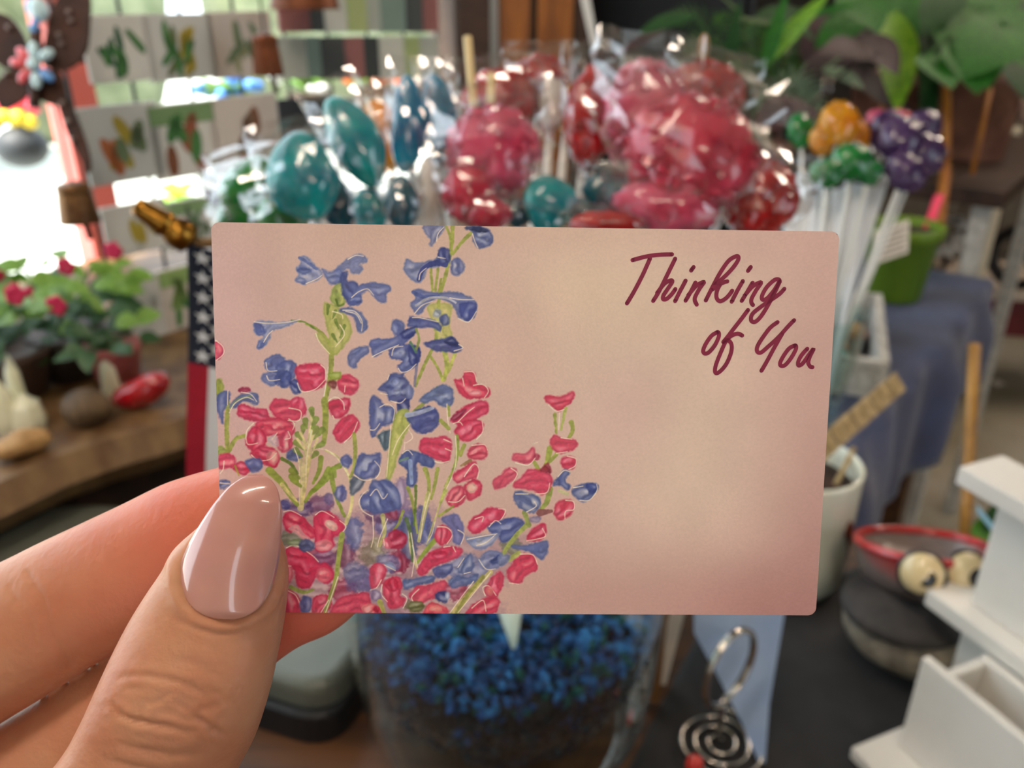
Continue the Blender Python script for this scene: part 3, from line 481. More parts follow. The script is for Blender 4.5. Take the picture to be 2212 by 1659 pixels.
    c.f([(905, 1180), (990, 1180), (1060, 1160), (1130, 1150), (1140, 1210), (1100, 1270), (1050, 1240), (980, 1210), (920, 1200)], (90, 104, 160), hi=(150, 158, 196)); c.f([(1000, 1140), (1040, 1070), (1110, 1040), (1130, 1100), (1090, 1150), (1030, 1150)], (204, 50, 84)); c.w((1000, 1150), (1060, 1140), (1120, 1120), (1100, 1070)); c.f([(1020, 1000), (1090, 990), (1080, 1030), (1030, 1030)], (130, 120, 160), alpha=.8)
    c.f([(870, 1350), (900, 1300), (960, 1240), (1030, 1230), (1065, 1280), (1060, 1340), (1000, 1370), (960, 1420), (910, 1420), (880, 1390)], (206, 58, 90), hi=Pk, light=(-.5, -.3)); c.w((960, 1235), (1040, 1240), (1070, 1300)); c.w((890, 1420), (950, 1428))
    # right hand sprig
    c.l([(1180, 340), (1190, 460)], 22, G, 14); c.l([(1250, 300), (1220, 440)], 22, (176, 184, 100), 14); c.l([(1285, 390), (1295, 440), (1270, 490)], 30, G, 22); c.w((1210, 330), (1205, 440)); c.l([(1150, 560), (1130, 650), (1110, 700)], 40, (160, 172, 76), 26); c.l([(1195, 590), (1150, 640)], 24, G); c.l([(1150, 820), (1130, 900), (1090, 950)], 40, (140, 154, 72), 24); c.l([(1210, 830), (1260, 850)], 24, (190, 186, 140)); c.l([(1050, 650), (1080, 700)], 26, G)
    c.f([(1110, 240), (1130, 215), (1200, 230), (1240, 220), (1290, 190), (1308, 220), (1280, 270), (1240, 300), (1210, 325), (1160, 290)], (204, 60, 88)); c.w((1140, 280), (1190, 320), (1240, 310))
    c.f([(1145, 510), (1180, 470), (1230, 490), (1300, 500), (1325, 530), (1300, 570), (1260, 580), (1210, 595), (1165, 560)], (206, 66, 94)); c.w((1220, 490), (1290, 500)); c.w((1190, 590), (1260, 580)); c.e(1268, 650, 54, 44, (208, 58, 90)); c.w((1260, 608), (1315, 625), (1310, 670), (1270, 692))
    c.f([(905, 620), (930, 585), (990, 590), (1040, 550), (1060, 600), (1030, 650), (980, 660), (920, 640)], (208, 80, 106), hi=(232, 140, 150)); c.e(1066, 612, 18, 24, (170, 50, 76)); c.w((930, 650), (1010, 665), (1055, 620)); c.w((1040, 530), (1070, 520))
    c.f([(778, 770), (830, 730), (880, 680), (930, 690), (940, 740), (900, 770), (850, 810), (800, 820)], (206, 74, 102), hi=(230, 130, 146)); c.w((900, 685), (940, 720), (910, 780)); c.f([(910, 800), (960, 740), (1020, 690), (1100, 700), (1150, 720), (1165, 780), (1140, 830), (1100, 860), (1040, 830), (980, 820)], (208, 64, 96)); c.f([(1090, 700), (1130, 650), (1160, 690), (1150, 720)], (150, 44, 64)); c.w((1060, 850), (1130, 840), (1148, 780))
    c.f([(1165, 800), (1200, 740), (1240, 695), (1275, 710), (1250, 760), (1280, 800), (1260, 830), (1210, 800)], (74, 88, 146)); c.w((1200, 740), (1240, 700), (1278, 710)); c.f([(1285, 830), (1330, 790), (1450, 785), (1450, 830), (1400, 890), (1350, 900), (1310, 870)], (86, 100, 154), hi=(190, 194, 208)); c.f([(1380, 790), (1450, 785), (1448, 840), (1400, 850)], (60, 74, 138)); c.w((1340, 890), (1400, 890), (1450, 830), (1448, 788)); c.w((1300, 810), (1360, 800))
    c.f([(915, 850), (960, 830), (1030, 850), (1085, 880), (1085, 940), (1050, 975), (990, 960), (930, 920)], (84, 100, 152), hi=(206, 206, 214)); c.w((1000, 965), (1060, 930), (1050, 900)); c.w((930, 850), (1010, 850)); c.f([(1170, 960), (1200, 900), (1270, 885), (1312, 920), (1290, 970), (1250, 1010), (1200, 1015), (1175, 990)], (204, 58, 86)); c.w((1250, 890), (1300, 900), (1300, 950), (1250, 960), (1245, 1010)); c.l([(1085, 970), (1160, 960)], 50, (124, 76, 76), 20)
    # foot of the bouquet
    c.f([(300, 1360), (320, 1290), (400, 1210), (500, 1185), (585, 1200), (570, 1250), (480, 1290), (400, 1320), (350, 1370)], (206, 54, 90)); c.e(440, 1240, 50, 34, (196, 42, 80)); c.w((470, 1190), (510, 1185)); c.w((530, 1190), (545, 1220))
    c.f([(400, 1330), (470, 1300), (530, 1300), (510, 1360), (460, 1390), (410, 1370)], (78, 88, 146)); c.f([(550, 1330), (610, 1250), (650, 1240), (660, 1330), (600, 1370)], (92, 106, 156), hi=(180, 184, 206)); c.f([(690, 1270), (760, 1210), (840, 1230), (860, 1290), (800, 1330), (720, 1330)], (116, 128, 178), hi=(206, 206, 214)); c.f([(760, 1280), (820, 1240), (840, 1280), (790, 1300)], (50, 64, 124)); c.f([(820, 1250), (890, 1240), (870, 1300), (820, 1310)], (120, 130, 172)); c.w((695, 1270), (740, 1330), (800, 1330)); c.w((560, 1320), (600, 1260)); c.w((600, 1360), (640, 1350))
    c.f([(500, 1400), (560, 1370), (620, 1380), (690, 1360), (680, 1410), (600, 1440), (520, 1450)], (88, 104, 156), hi=L); c.f([(210, 1400), (280, 1390), (400, 1370), (400, 1410), (300, 1440), (220, 1460)], (84, 100, 152)); c.f([(85, 1290), (140, 1290), (160, 1330), (110, 1320)], (140, 150, 190)); c.w((80, 1300), (160, 1340))
    c.f([(0, 1320), (60, 1290), (105, 1340), (70, 1420), (30, 1450), (0, 1440)], (210, 66, 96)); c.w((70, 1400), (40, 1450), (0, 1465)); c.f([(75, 1440), (110, 1390), (180, 1380), (205, 1440), (190, 1500), (230, 1520), (200, 1570), (120, 1580), (90, 1510)], (206, 54, 86)); c.e(140, 1430, 40, 46, (196, 40, 74)); c.w((75, 1430), (70, 1490), (110, 1540)); c.w((205, 1490), (235, 1520), (210, 1580)); c.e(35, 1500, 36, 40, (140, 120, 160))
    c.f([(245, 1500), (300, 1440), (380, 1430), (460, 1400), (490, 1430), (450, 1490), (380, 1530), (310, 1560)], (208, 66, 96), hi=(228, 120, 134)); c.w((310, 1460), (265, 1510), (290, 1555), (330, 1550)); c.f([(340, 1600), (380, 1545), (460, 1560), (500, 1600), (460, 1640), (350, 1640)], (212, 70, 90), hi=(240, 150, 140)); c.e(420, 1585, 40, 16, (238, 150, 140)); c.f([(415, 1500), (450, 1470), (500, 1490), (490, 1540), (440, 1540)], (44, 56, 116)); c.e(495, 1505, 18, 26, L); c.e(290, 1570, 60, 36, (96, 96, 52)); c.e(0, 1590, 50, 40, (226, 110, 116)); c.e(40, 1590, 20, 20, (180, 30, 60))
    c.f([(730, 1470), (770, 1390), (830, 1345), (855, 1390), (840, 1460), (800, 1520), (740, 1500)], (206, 60, 92)); c.f([(600, 1640), (640, 1570), (720, 1520), (800, 1510), (830, 1540), (800, 1610), (700, 1640)], (206, 56, 86), hi=Pk); c.w((735, 1500), (720, 1450), (760, 1440), (805, 1500)); c.e(765, 1470, 24, 30, (220, 120, 120)); c.w((650, 1580), (720, 1530), (740, 1600))
    c.l([(770, 1350), (640, 1480), (510, 1640)], 30, (196, 184, 116), 40); c.l([(720, 1380), (620, 1500), (540, 1640)], 26, (148, 146, 74), 24); c.w((770, 1350), (650, 1500), (560, 1610)); c.w((660, 1410), (590, 1500), (510, 1610)); c.l([(60, 1540), (100, 1640)], 36, (170, 170, 90), 20)
    return A
# ---------------------------------------------------------------- the card
def rotvec(r):
    v = Vector(r); return Quaternion(v.normalized(), v.length)
QC = camo.rotation_euler.to_quaternion()
CQ = QC @ rotvec((.1267, .02045, -.01252)); CP = CAMPOS + QC @ Vector((.00184, -.00613, -.12135))
CW, CH, CT, CR = .0889, .05713, .00035, .0012
card = empty('greeting_card', CP, 'pink greeting card printed with red and blue flowers, pinched in the fingers', 'greeting card', rot=CQ)
m_paper = mat('card_paper', (222, 196, 184), .7, noise=.05, scale=900, bump=.04, bscale=2500)
def rrect(wd, ht, r, n=8):
    P = []
    for cx, cy, a0 in ((wd / 2 - r, ht / 2 - r, 0), (-wd / 2 + r, ht / 2 - r, 90), (-wd / 2 + r, -ht / 2 + r, 180), (wd / 2 - r, -ht / 2 + r, 270)):
        for k in range(n + 1):
            a = R(a0 + 90 * k / n); P.append((cx + r * math.cos(a), cy + r * math.sin(a)))
    return P
mb = MB(); mb.prism([(x, y, -CT) for x, y in rrect(CW, CH, CR)], (0, 0, CT - .00002)); mb.build('card_stock', m_paper, card, world=False)
ART = paint_card()
fx0, fx1 = -CW / 2, -CW / 2 + CW * .635
xs = np.concatenate([np.linspace(fx0, fx1, 740)[:-1], np.linspace(fx1, CW / 2, 130)]); ys = np.linspace(-CH / 2, CH / 2, 720)
nx, ny = len(xs), len(ys)
gx, gy = np.meshgrid(xs, ys); V = np.stack([gx, gy, np.zeros_like(gx)], -1).reshape(-1, 3)
# rounded corners
ax = np.abs(V[:, 0]) - (CW / 2 - CR); ay = np.abs(V[:, 1]) - (CH / 2 - CR); inc = (ax > 0) & (ay > 0); l = np.hypot(ax, ay); k = np.where(inc & (l > CR), CR / np.maximum(l, 1e-9), 1)
V[:, 0] = np.where(inc, np.sign(V[:, 0]) * (CW / 2 - CR + ax * k), V[:, 0]); V[:, 1] = np.where(inc, np.sign(V[:, 1]) * (CH / 2 - CR + ay * k), V[:, 1])
Mc = np.array(CQ.to_matrix()); Pw = V @ Mc.T + np.array(CP)
def project(Pw):
    d = Pw - np.array(CAMPOS); z = d @ np.array(FWD); return CX + F * (d @ np.array(RGT)) / z, CY - F * (d @ np.array(UPV)) / z
sx, sy = project(Pw)
sx = np.clip(sx - ART.X0, 0, ART.W - 1.01); sy = np.clip(sy - ART.Y0, 0, ART.H - 1.01); ix = sx.astype(int); iy = sy.astype(int); fx = (sx - ix)[:, None]; fy = (sy - iy)[:, None]; im = ART.img
C = im[iy, ix] * (1 - fx) * (1 - fy) + im[iy, ix + 1] * fx * (1 - fy) + im[iy + 1, ix] * (1 - fx) * fy + im[iy + 1, ix + 1] * fx * fy
C = np.clip(C / 255, 0, 1); C = np.where(C <= .04045, C / 12.92, ((C + .055) / 1.055) ** 2.4); C = np.clip(C * 1.17, 0, .95)
def gridmesh(name, V, nx, ny):
    me = bpy.data.meshes.new(name); me.vertices.add(len(V)); me.vertices.foreach_set('co', V.astype(np.float32).ravel())
    i = np.arange((ny - 1) * nx).reshape(ny - 1, nx)[:, :-1].ravel(); q = np.stack([i, i + 1, i + nx + 1, i + nx], 1).astype(np.int32)
    me.loops.add(q.size); me.polygons.add(len(q)); me.loops.foreach_set('vertex_index', q.ravel()); me.polygons.foreach_set('loop_start', np.arange(0, q.size, 4, dtype=np.int32)); me.update(calc_edges=True); return me
me = gridmesh('printed_front', V, nx, ny)
at_ = me.color_attributes.new('print', 'FLOAT_COLOR', 'POINT'); at_.data.foreach_set('color', np.concatenate([C, np.ones((len(C), 1))], 1).astype(np.float32).ravel())
m_print = mat('card_print', (255, 255, 255), .62, spec=.35, bump=.05, bscale=2600); nt = m_print.node_tree
va = nt.nodes.new('ShaderNodeVertexColor'); va.layer_name = 'print'; nt.links.new(va.outputs[0], nt.nodes['Principled BSDF'].inputs['Base Color'])
fr = link('printed_front', me, m_print, card); fr['label'] = 'front printed with a bunch of red and blue flowers'
# lettering: "Thinking of You"
LET = [[(205, 185), (330, 152), (460, 134), (582, 130)], [(372, 170), (300, 330), (222, 480), (152, 598)],
 [(612, 172), (530, 340), (460, 480), (402, 575)], [(440, 500), (510, 410), (570, 380), (584, 394), (545, 455), (502, 520), (498, 558), (532, 555), (580, 510), (614, 462)],
 [(712, 382), (660, 480), (612, 576)], [(765, 284), (788, 252)], [(806, 400), (760, 490), (712, 572)], [(738, 520), (815, 430), (888, 394), (850, 450), (806, 530), (800, 570), (818, 610)],
 [(905, 570), (970, 440), (1040, 310), (1120, 195), (1190, 150), (1216, 155), (1208, 195), (1150, 275), (1060, 365), (985, 425)], [(960, 470), (1050, 410), (1110, 388)], [(1045, 412), (1012, 480), (1008, 545), (1040, 578), (1090, 555), (1130, 515), (1156, 478)],
 [(1258, 386), (1210, 470), (1152, 582)], [(1308, 288), (1334, 252)], [(1352, 402), (1300, 490), (1248, 574)], [(1275, 525), (1355, 435), (1434, 398), (1385, 475), (1344, 550), (1340, 590), (1355, 614)],
 [(1612, 392), (1600, 370), (1560, 376), (1490, 440), (1444, 520), (1446, 562), (1490, 550), (1560, 470), (1612, 385), (1570, 480), (1500, 615), (1430, 725), (1375, 775), (1338, 760), (1350, 700), (1430, 632), (1530, 565), (1610, 508), (1655, 460)],
 [(1018, 872), (960, 908), (905, 985), (880, 1050), (896, 1078), (935, 1065), (990, 1000), (1026, 925), (1030, 885), (1018, 872)],
 [(1308, 662), (1250, 740), (1180, 830), (1115, 915), (1072, 968)], [(1072, 968), (1112, 950), (1148, 985), (1148, 1060), (1110, 1160), (1060, 1230), (1012, 1266), (992, 1245), (1005, 1175), (1055, 1050), (1100, 955), (1150, 908), (1210, 888), (1252, 905)],
 [(1590, 778), (1520, 832), (1445, 930), (1398, 1010), (1396, 1058), (1432, 1068), (1500, 1012), (1600, 920), (1690, 820), (1748, 760)], [(1640, 880), (1560, 1020), (1490, 1150), (1437, 1242)],
 [(1758, 1000), (1700, 1030), (1645, 1105), (1615, 1168), (1626, 1196), (1665, 1186), (1720, 1120), (1762, 1045), (1768, 1010), (1758, 1000)],
 [(1874, 1032), (1822, 1090), (1788, 1155), (1792, 1192), (1830, 1172), (1888, 1092), (1934, 1034), (1898, 1110), (1884, 1165), (1902, 1202), (1924, 1208)]]
Nc = CQ @ Vector((0, 0, 1))
def oncard(px, py):
    r = ray(px, py); t = (CP - CAMPOS).dot(Nc) / r.dot(Nc); q = CQ.inverted() @ (CAMPOS + r * t - CP); return Vector((q.x, q.y, 0))
mb = MB(); hw = 19.5 / 4.424 / F * .1213
for zi, st in enumerate(LET):
    P = [oncard(1320 + x / 4.424, 520 + y / 4.424) for x, y in st]
    P = spline(P, 7) if len(P) > 2 else P
    z = .00003 + zi * .0000004; n = len(P); L_, R_ = [], []
    for i in range(n):
        t = (P[min(i + 1, n - 1)] - P[max(i - 1, 0)]).normalized(); q = Vector((-t.y, t.x, 0)) * hw
        L_.append(P[i] + q); R_.append(P[i] - q)
    vs = [Vector((v.x, v.y, z)) for v in L_ + R_]; mb.add(vs, [(n + i, n + i + 1, i + 1, i) for i in range(n - 1)])
    for e, (pt, sg) in enumerate(((P[0], -1), (P[-1], 1))):
        m_ = 12; mb.add([Vector((pt.x, pt.y, z))] + [Vector((pt.x + hw * math.cos(2 * PI * k / m_), pt.y + hw * math.sin(2 * PI * k / m_), z)) for k in range(m_)], [(0, 1 + k, 1 + (k + 1) % m_) for k in range(m_)])
o = mb.build('lettering', mat('lettering_ink', (140, 30, 66), .55, noise=.15, scale=500), card, world=False); o['label'] = 'dark crimson handwriting reading Thinking of You'
# ---------------------------------------------------------------- the hand that holds the card
def h5(x, y): return (x / 2.443, 980 + y / 2.443)
def loft_pairs(mb, secs, seg=48, tip=True):
    """secs: (left px, right px, depth of the axis, half thickness); rings are ellipses through both outline points"""
    dense = []
    def cr(a, b, c, d, t): return .5 * ((2 * b) + (c - a) * t + (2 * a - 5 * b + 4 * c - d) * t * t + (3 * b - a - 3 * c + d) * t ** 3)
    S = np.array([[*l, *r, dp, th] for l, r, dp, th in secs], float); n = len(S)
    for i in range(n - 1):
        for k in range(6): dense.append(cr(S[max(i - 1, 0)], S[i], S[i + 1], S[min(i + 2, n - 1)], k / 6))
    dense.append(S[-1]); vs, fs = [], []
    for q in dense:
        Lp, Rp = at(q[0], q[1], q[4]), at(q[2], q[3], q[4]); c = (Lp + Rp) / 2; h = (Rp - Lp) / 2; view = (c - CAMPOS).normalized(); view = (view - h * (view.dot(h) / h.length_squared)).normalized()
        for k in range(seg):
            a = 2 * PI * k / seg; ca, sa = math.cos(a), math.sin(a)
            ca = math.copysign(abs(ca) ** .9, ca); sa = math.copysign(abs(sa) ** .9, sa)
            vs.append(c + h * ca + view * (q[5] * sa))
    m = len(dense)
    for i in range(m - 1):
        for k in range(seg): fs.append((i * seg + k, (i + 1) * seg + k, (i + 1) * seg + (k + 1) % seg, i * seg + (k + 1) % seg))
    fs.append(tuple(range(seg))); fs.append(tuple(reversed([(m - 1) * seg + k for k in range(seg)])))
    mb.add(vs, fs, True)
mb = MB()
# thumb, from the ball of the hand to the tip under the nail
TH = [((-330, 2450), (300, 2330), .128, .017), ((-120, 2060), (380, 1960), .120, .0145), ((20, 1800), h5(1130, 1900), .1165, .0115)]
TH += [(h5(*l), h5(*r), d, t) for l, r, d, t in (((340, 1640), (1242, 1659), .1145, .0098), ((450, 1450), (1338, 1475), .1135, .0094), ((545, 1240), (1415, 1230), .1135, .0091), ((625, 1060), (1458, 1035), .1142, .0086), ((705, 900), (1490, 865), .1150, .0083),
      ((785, 765), (1506, 735), .1153, .0080), ((868, 640), (1510, 620), .1153, .0076), ((940, 535), (1500, 530), .1152, .0070), ((1010, 445), (1472, 445), .1150, .0061), ((1090, 365), (1430, 370), .1146, .0048), ((1170, 310), (1370, 315), .1142, .0032), ((1240, 285), (1300, 287), .1140, .0014))]
loft_pairs(mb, TH)
# index finger, behind the card
loft_pairs(mb, [((-760, 1560), (-560, 1990), .150, .0135), ((-480, 1440), (-300, 1800), .143, .0125), ((-240, 1322), (-100, 1630), .1385, .0112), ((-20, 1224), (110, 1496), .1368, .0105), ((82, 1174), (196, 1440), .1362, .0101), ((172, 1132), (281, 1390), .1355, .0098), ((262, 1090), (368, 1336), .1350, .0095), ((348, 1048), (448, 1284), .1345, .0094), ((409, 1027), (508, 1250), .1342, .0092), ((471, 1010), (566, 1222), .1338, .0090), ((600, 975), (672, 1160), .1336, .0084), ((690, 965), (740, 1100), .1334, .0072), ((745, 980), (775, 1060), .1332, .0048), ((770, 1008), (785, 1035), .1332, .0016)])
# middle finger, below it, its tip showing under the card's lower edge
loft_pairs(mb, [((-700, 1900), (-480, 2300), .158, .0135), ((-420, 1750), (-220, 2110), .150, .0125), ((-170, 1640), (0, 1960), .1455, .0114), ((0, 1558), (140, 1850), .1430, .0108), ((130, 1480), (262, 1750), .1415, .0104), ((270, 1392), (395, 1640), .1400, .0101), ((390, 1310), (500, 1530), .1390, .0097), ((480, 1248), (575, 1448), .1385, .0093), ((580, 1200), (640, 1396), .1380, .0090), ((660, 1172), (712, 1364), .1376, .0084), ((730, 1168), (764, 1324), .1372, .0072), ((778, 1186), (796, 1282), .1370, .0050), ((802, 1215), (806, 1250), .1370, .0016)])
# ring and little finger, curled lower down
loft_pairs(mb, [((-640, 2240), (-400, 2620), .166, .013), ((-360, 2060), (-160, 2390), .158, .012), ((-120, 1900), (50, 2200), .1530, .011), ((80, 1790), (220, 2060), .1510, .0104), ((230, 1690), (350, 1930), .1500, .0099), ((360, 1610), (455, 1800), .1495, .0090), ((440, 1580), (505, 1710), .1492, .0066), ((490, 1590), (515, 1640), .149, .002)])
loft_pairs(mb, [((-560, 2560), (-330, 2900), .170, .0115), ((-280, 2330), (-90, 2620), .162, .0105), ((-60, 2160), (90, 2400), .158, .0095), ((120, 2040), (240, 2240), .156, .0088), ((250, 1960), (330, 2110), .155, .0066), ((310, 1960), (345, 2030), .1545, .002)])
# palm and wrist
loft_pairs(mb, [((-1900, 2300), (-900, 3500), .190, .021), ((-1500, 2060), (-600, 3150), .178, .020), ((-1120, 1820), (-380, 2950), .168, .019), ((-800, 1640), (-330, 2760), .160, .018), ((-560, 1560), (-300, 2500), .154, .013)])
loft_pairs(mb, [((-1250, 2600), (-420, 3000), .160, .020), ((-700, 2560), (0, 2760), .142, .020), ((-330, 2450), (300, 2330), .130, .0165)])
raw = mb.build('hand_raw', None if False else mat('skin_tmp'), None)
md = raw.modifiers.new('r', 'REMESH'); md.mode = 'VOXEL'; md.voxel_size = .00048; md.use_smooth_shade = True
sm = raw.modifiers.new('s', 'SMOOTH'); sm.factor = .5; sm.iterations = 7
dg = bpy.context.evaluated_depsgraph_get(); dg.update(); hme = bpy.data.meshes.new_from_object(raw.evaluated_get(dg)); hmat = raw.matrix_basis.copy(); bpy.data.objects.remove(raw)
hme.transform(hmat); nv = len(hme.vertices); co = np.empty(nv * 3, np.float32); hme.vertices.foreach_get('co', co); co = co.reshape(-1, 3).astype(float)
no = np.empty(nv * 3, np.float32); hme.vertices.foreach_get('normal', no); no = no.reshape(-1, 3).astype(float)
px_, py_ = project(co); dep = (co - np.array(CAMPOS)) @ np.array(FWD); facing = -(no @ np.array(FWD))
def pdist(pts, sel, closed=False, par=False):
    P = np.array(pts); X, Y = px_[sel], py_[sel]; best = np.full(X.shape, 1e9); n = len(P); tt = np.zeros(X.shape)
    for i in range(n if closed else n - 1):
        a, b = P[i], P[(i + 1) % n]; d = b - a; t = np.clip(((X - a[0]) * d[0] + (Y - a[1]) * d[1]) / (d @ d), 0, 1); q = np.hypot(X - a[0] - t * d[0], Y - a[1] - t * d[1]); tt = np.where(q < best, (i + t) / max(1, n - 1), tt); best = np.minimum(best, q)
    return (best, tt) if par else best
NAIL = [((1165, 876), (1225, 877)), ((1070, 850), (1312, 852)), ((985, 785), (1388, 790)), ((943, 690), (1440, 690)), ((947, 600), (1465, 600)), ((975, 520), (1478, 520)), ((1012, 445), (1484, 440)), ((1070, 350), (1487, 350)), ((1132, 260), (1484, 275)), ((1200, 182), (1466, 190)), ((1260, 137), (1432, 140)), ((1312, 112), (1385, 110))]
outl = [h5(*l) for l, r in NAIL] + [h5(*r) for l, r in reversed(NAIL)]
th = np.where((dep < .1165) & (facing > .05) & (px_ > 60) & (px_ < 660) & (py_ > 1000))[0]
disp = np.zeros(nv)
d = pdist(outl, th, True); P = np.array(outl); ins = np.zeros(len(th), bool); X, Y = px_[th], py_[th]
for i in range(len(P)):
    a, b = P[i], P[(i + 1) % len(P)]
    if a[1] != b[1]: ins ^= ((a[1] > Y) != (b[1] > Y)) & (X < (b[0] - a[0]) * (Y - a[1]) / (b[1] - a[1]) + a[0])
fold = np.clip((Y - 1120) / 90, 0, 1)
disp[th] += np.where(ins, -.0008 * np.clip(d / 8, 0, 1), .00055 * np.exp(-((d - 16) / 13) ** 2) * fold)
def crease(pts, depth, wd, side=0.0):
    c = [h5(*q) for q in pts]; c = [(v.x, v.y) for v in spline([(x, y, 0) for x, y in c], 6)]
    dd, tt = pdist(c, th, par=True); wob = np.sin(px_[th] * .11 + py_[th] * .07) * 1.2; dd = np.abs(dd + wob * .8); fade = np.sin(np.pi * np.clip(tt, .02, .98)) ** .7; disp[th] += depth * 1.35 * fade * (-np.exp(-(dd / wd) ** 2) + .30 * np.exp(-((dd - wd * 2.8) / (wd * 1.8)) ** 2))
for pts, dp, wd in (([(610, 1190), (720, 1168), (850, 1185), (960, 1215), (1060, 1262), (1150, 1335)], .00030, 6), ([(588, 1320), (640, 1378), (720, 1410), (800, 1425), (900, 1447), (1010, 1482)], .00055, 5.5), ([(1010, 1380), (1080, 1420), (1150, 1467), (1205, 1492)], .00040, 5.5),
                    ([(760, 1285), (800, 1312), (845, 1300), (880, 1270)], .0002, 5), ([(762, 1290), (750, 1350), (750, 1405)], .0002, 5), ([(900, 1300), (960, 1330), (1010, 1380)], .0002, 5), ([(850, 1350), (930, 1370), (990, 1420)], .00016, 5), ([(1050, 1360), (1100, 1340), (1150, 1335)], .00016, 5),
                    ([(900, 1075), (1050, 1120), (1180, 1195)], .00018, 8), ([(600, 1525), (750, 1565), (920, 1590), (1060, 1585)], .00024, 7), ([(640, 1240), (700, 1235), (780, 1240)], .00012, 6), ([(1080, 1220), (1150, 1270), (1220, 1340)], .00015, 6), ([(880, 1240), (950, 1270), (1020, 1310)], .00014, 5), ([(540, 1600), (680, 1650), (860, 1680)], .0002, 8),
                    ([(925, 870), (1000, 905), (1100, 938), (1220, 948), (1325, 905)], .00022, 4.5)): crease(pts, dp, wd)
kn = np.exp(-((px_[th] - 360) / 130) ** 2 - ((py_[th] - 1520) / 80) ** 2); a1 = px_[th] * .30 - py_[th] * .95
disp[th] += kn * (-.00007 * np.abs(np.sin(a1 * .16 + 2 * np.sin(px_[th] * .021))) ** 4 - .00005 * np.abs(np.sin(px_[th] * .085 + 1.5 * np.sin(py_[th] * .06))) ** 5)
# crease of the index finger's joint and a few fine lines on its pad
ix_ = np.where((dep > .122) & (dep < .134) & (facing > .2) & (px_ < 560) & (px_ > -200) & (py_ < 1520))[0]
for pts, dp, wd in (([(60, 1240), (95, 1300), (110, 1370), (150, 1440)], .0003, 9), ([(20, 1270), (60, 1330), (80, 1400)], .0002, 8)):
    dd = pdist(pts, ix_); disp[ix_] -= dp * np.exp(-(dd / wd) ** 2)
co += no * disp[:, None]
hand = empty('hand', at(60, 1500, .135), 'hand with a long glossy pink thumbnail pinching the greeting card', 'hand')
co -= np.array(hand.location); hme.vertices.foreach_set('co', co.astype(np.float32).ravel()); hme.update(); hme.polygons.foreach_set('use_smooth', [True] * len(hme.polygons))
# skin: pale warm base, pinker pads, slight mottling, fine ridges
m_skin = mat('skin', (192, 138, 105), .46, spec=.4, rgb2=(181, 118, 87), scale=70, bump=.12, bscale=900, sss=.22, sssr=(.0035, .0012, .0007))
nt = m_skin.node_tree; Lk = nt.links.new; bs = nt.nodes['Principled BSDF']; ga = nt.nodes.new('ShaderNodeAttribute'); ga.attribute_name = 'pink'
mx = nt.nodes.new('ShaderNodeMixRGB'); src = bs.inputs['Base Color'].links[0].from_socket; Lk(src, mx.inputs[1]); mx.inputs[2].default_value = lin((206, 106, 84)) + (1,); Lk(ga.outputs['Fac'], mx.inputs[0]); Lk(mx.outputs[0], bs.inputs['Base Color'])
pk = np.zeros(nv, np.float32); w_ = co + np.array(hand.location); ip = np.array(at(470, 1110, .134)); mp_ = np.array(at(680, 1330, .136))
for c_, r_ in ((ip, .022), (mp_, .018)): pk += .8 * np.exp(-((np.linalg.norm(w_ - c_, axis=1)) / r_) ** 2).astype(np.float32)
pk *= (dep > .1215); ca_ = hme.attributes.new('pink', 'FLOAT', 'POINT'); ca_.data.foreach_set('value', np.clip(pk, 0, 1))
link('skin', hme, m_skin, hand)
# thumb nail
rows = []; nN = len(NAIL)
S = np.array([[*h5(*l), *h5(*r)] for l, r in NAIL]); dn = []
for i in range(nN - 1):
    for k in range(5): a, b, c, e = S[max(i - 1, 0)], S[i], S[i + 1], S[min(i + 2, nN - 1)]; t = k / 5; dn.append(.5 * ((2 * b) + (c - a) * t + (2 * a - 5 * b + 4 * c - e) * t * t + (3 * b - a - 3 * c + e) * t ** 3))
dn.append(S[-1]); vs, fs = [], []; nc = 28; nr = len(dn)
for j, q in enumerate(dn):
    v = j / (nr - 1); wpx = math.hypot(q[2] - q[0], q[3] - q[1]); full = 222.0
    for i in range(nc + 1):
        t = i / nc * 2 - 1; x = (q[0] + q[2]) / 2 + (q[2] - q[0]) / 2 * t; y = (q[1] + q[3]) / 2 + (q[3] - q[1]) / 2 * t
        tt = t * wpx / full                                    # arch of constant radius across the plate
        dpt = .1060 + .0036 * (1 - math.sqrt(max(0, 1 - .92 * tt * tt))) / (1 - math.sqrt(.08)) + .0011 * (2 * v - .75) ** 2 + (.0016 * max(0, v - .75) / .25) + .0006 * max(0, .12 - v) / .12
        vs.append(at(x, y, dpt))
for j in range(nr - 1):
    for i in range(nc): k = j * (nc + 1) + i; fs.append((k, k + 1, k + nc + 2, k + nc + 1))
mb = MB(); mb.add(vs, fs, True)
m_nail = mat('nail_polish', (196, 142, 128), .22, spec=.5, rgb2=(188, 134, 124), scale=120, coat=1.0, sss=.15, sssr=(.002, .001, .0008))
o = mb.build('thumb_nail', m_nail, hand); o['label'] = 'long glossy pale pink almond-shaped nail'
sd = o.modifiers.new('solid', 'SOLIDIFY'); sd.thickness = .0006; sd.offset = -1 if True else 1
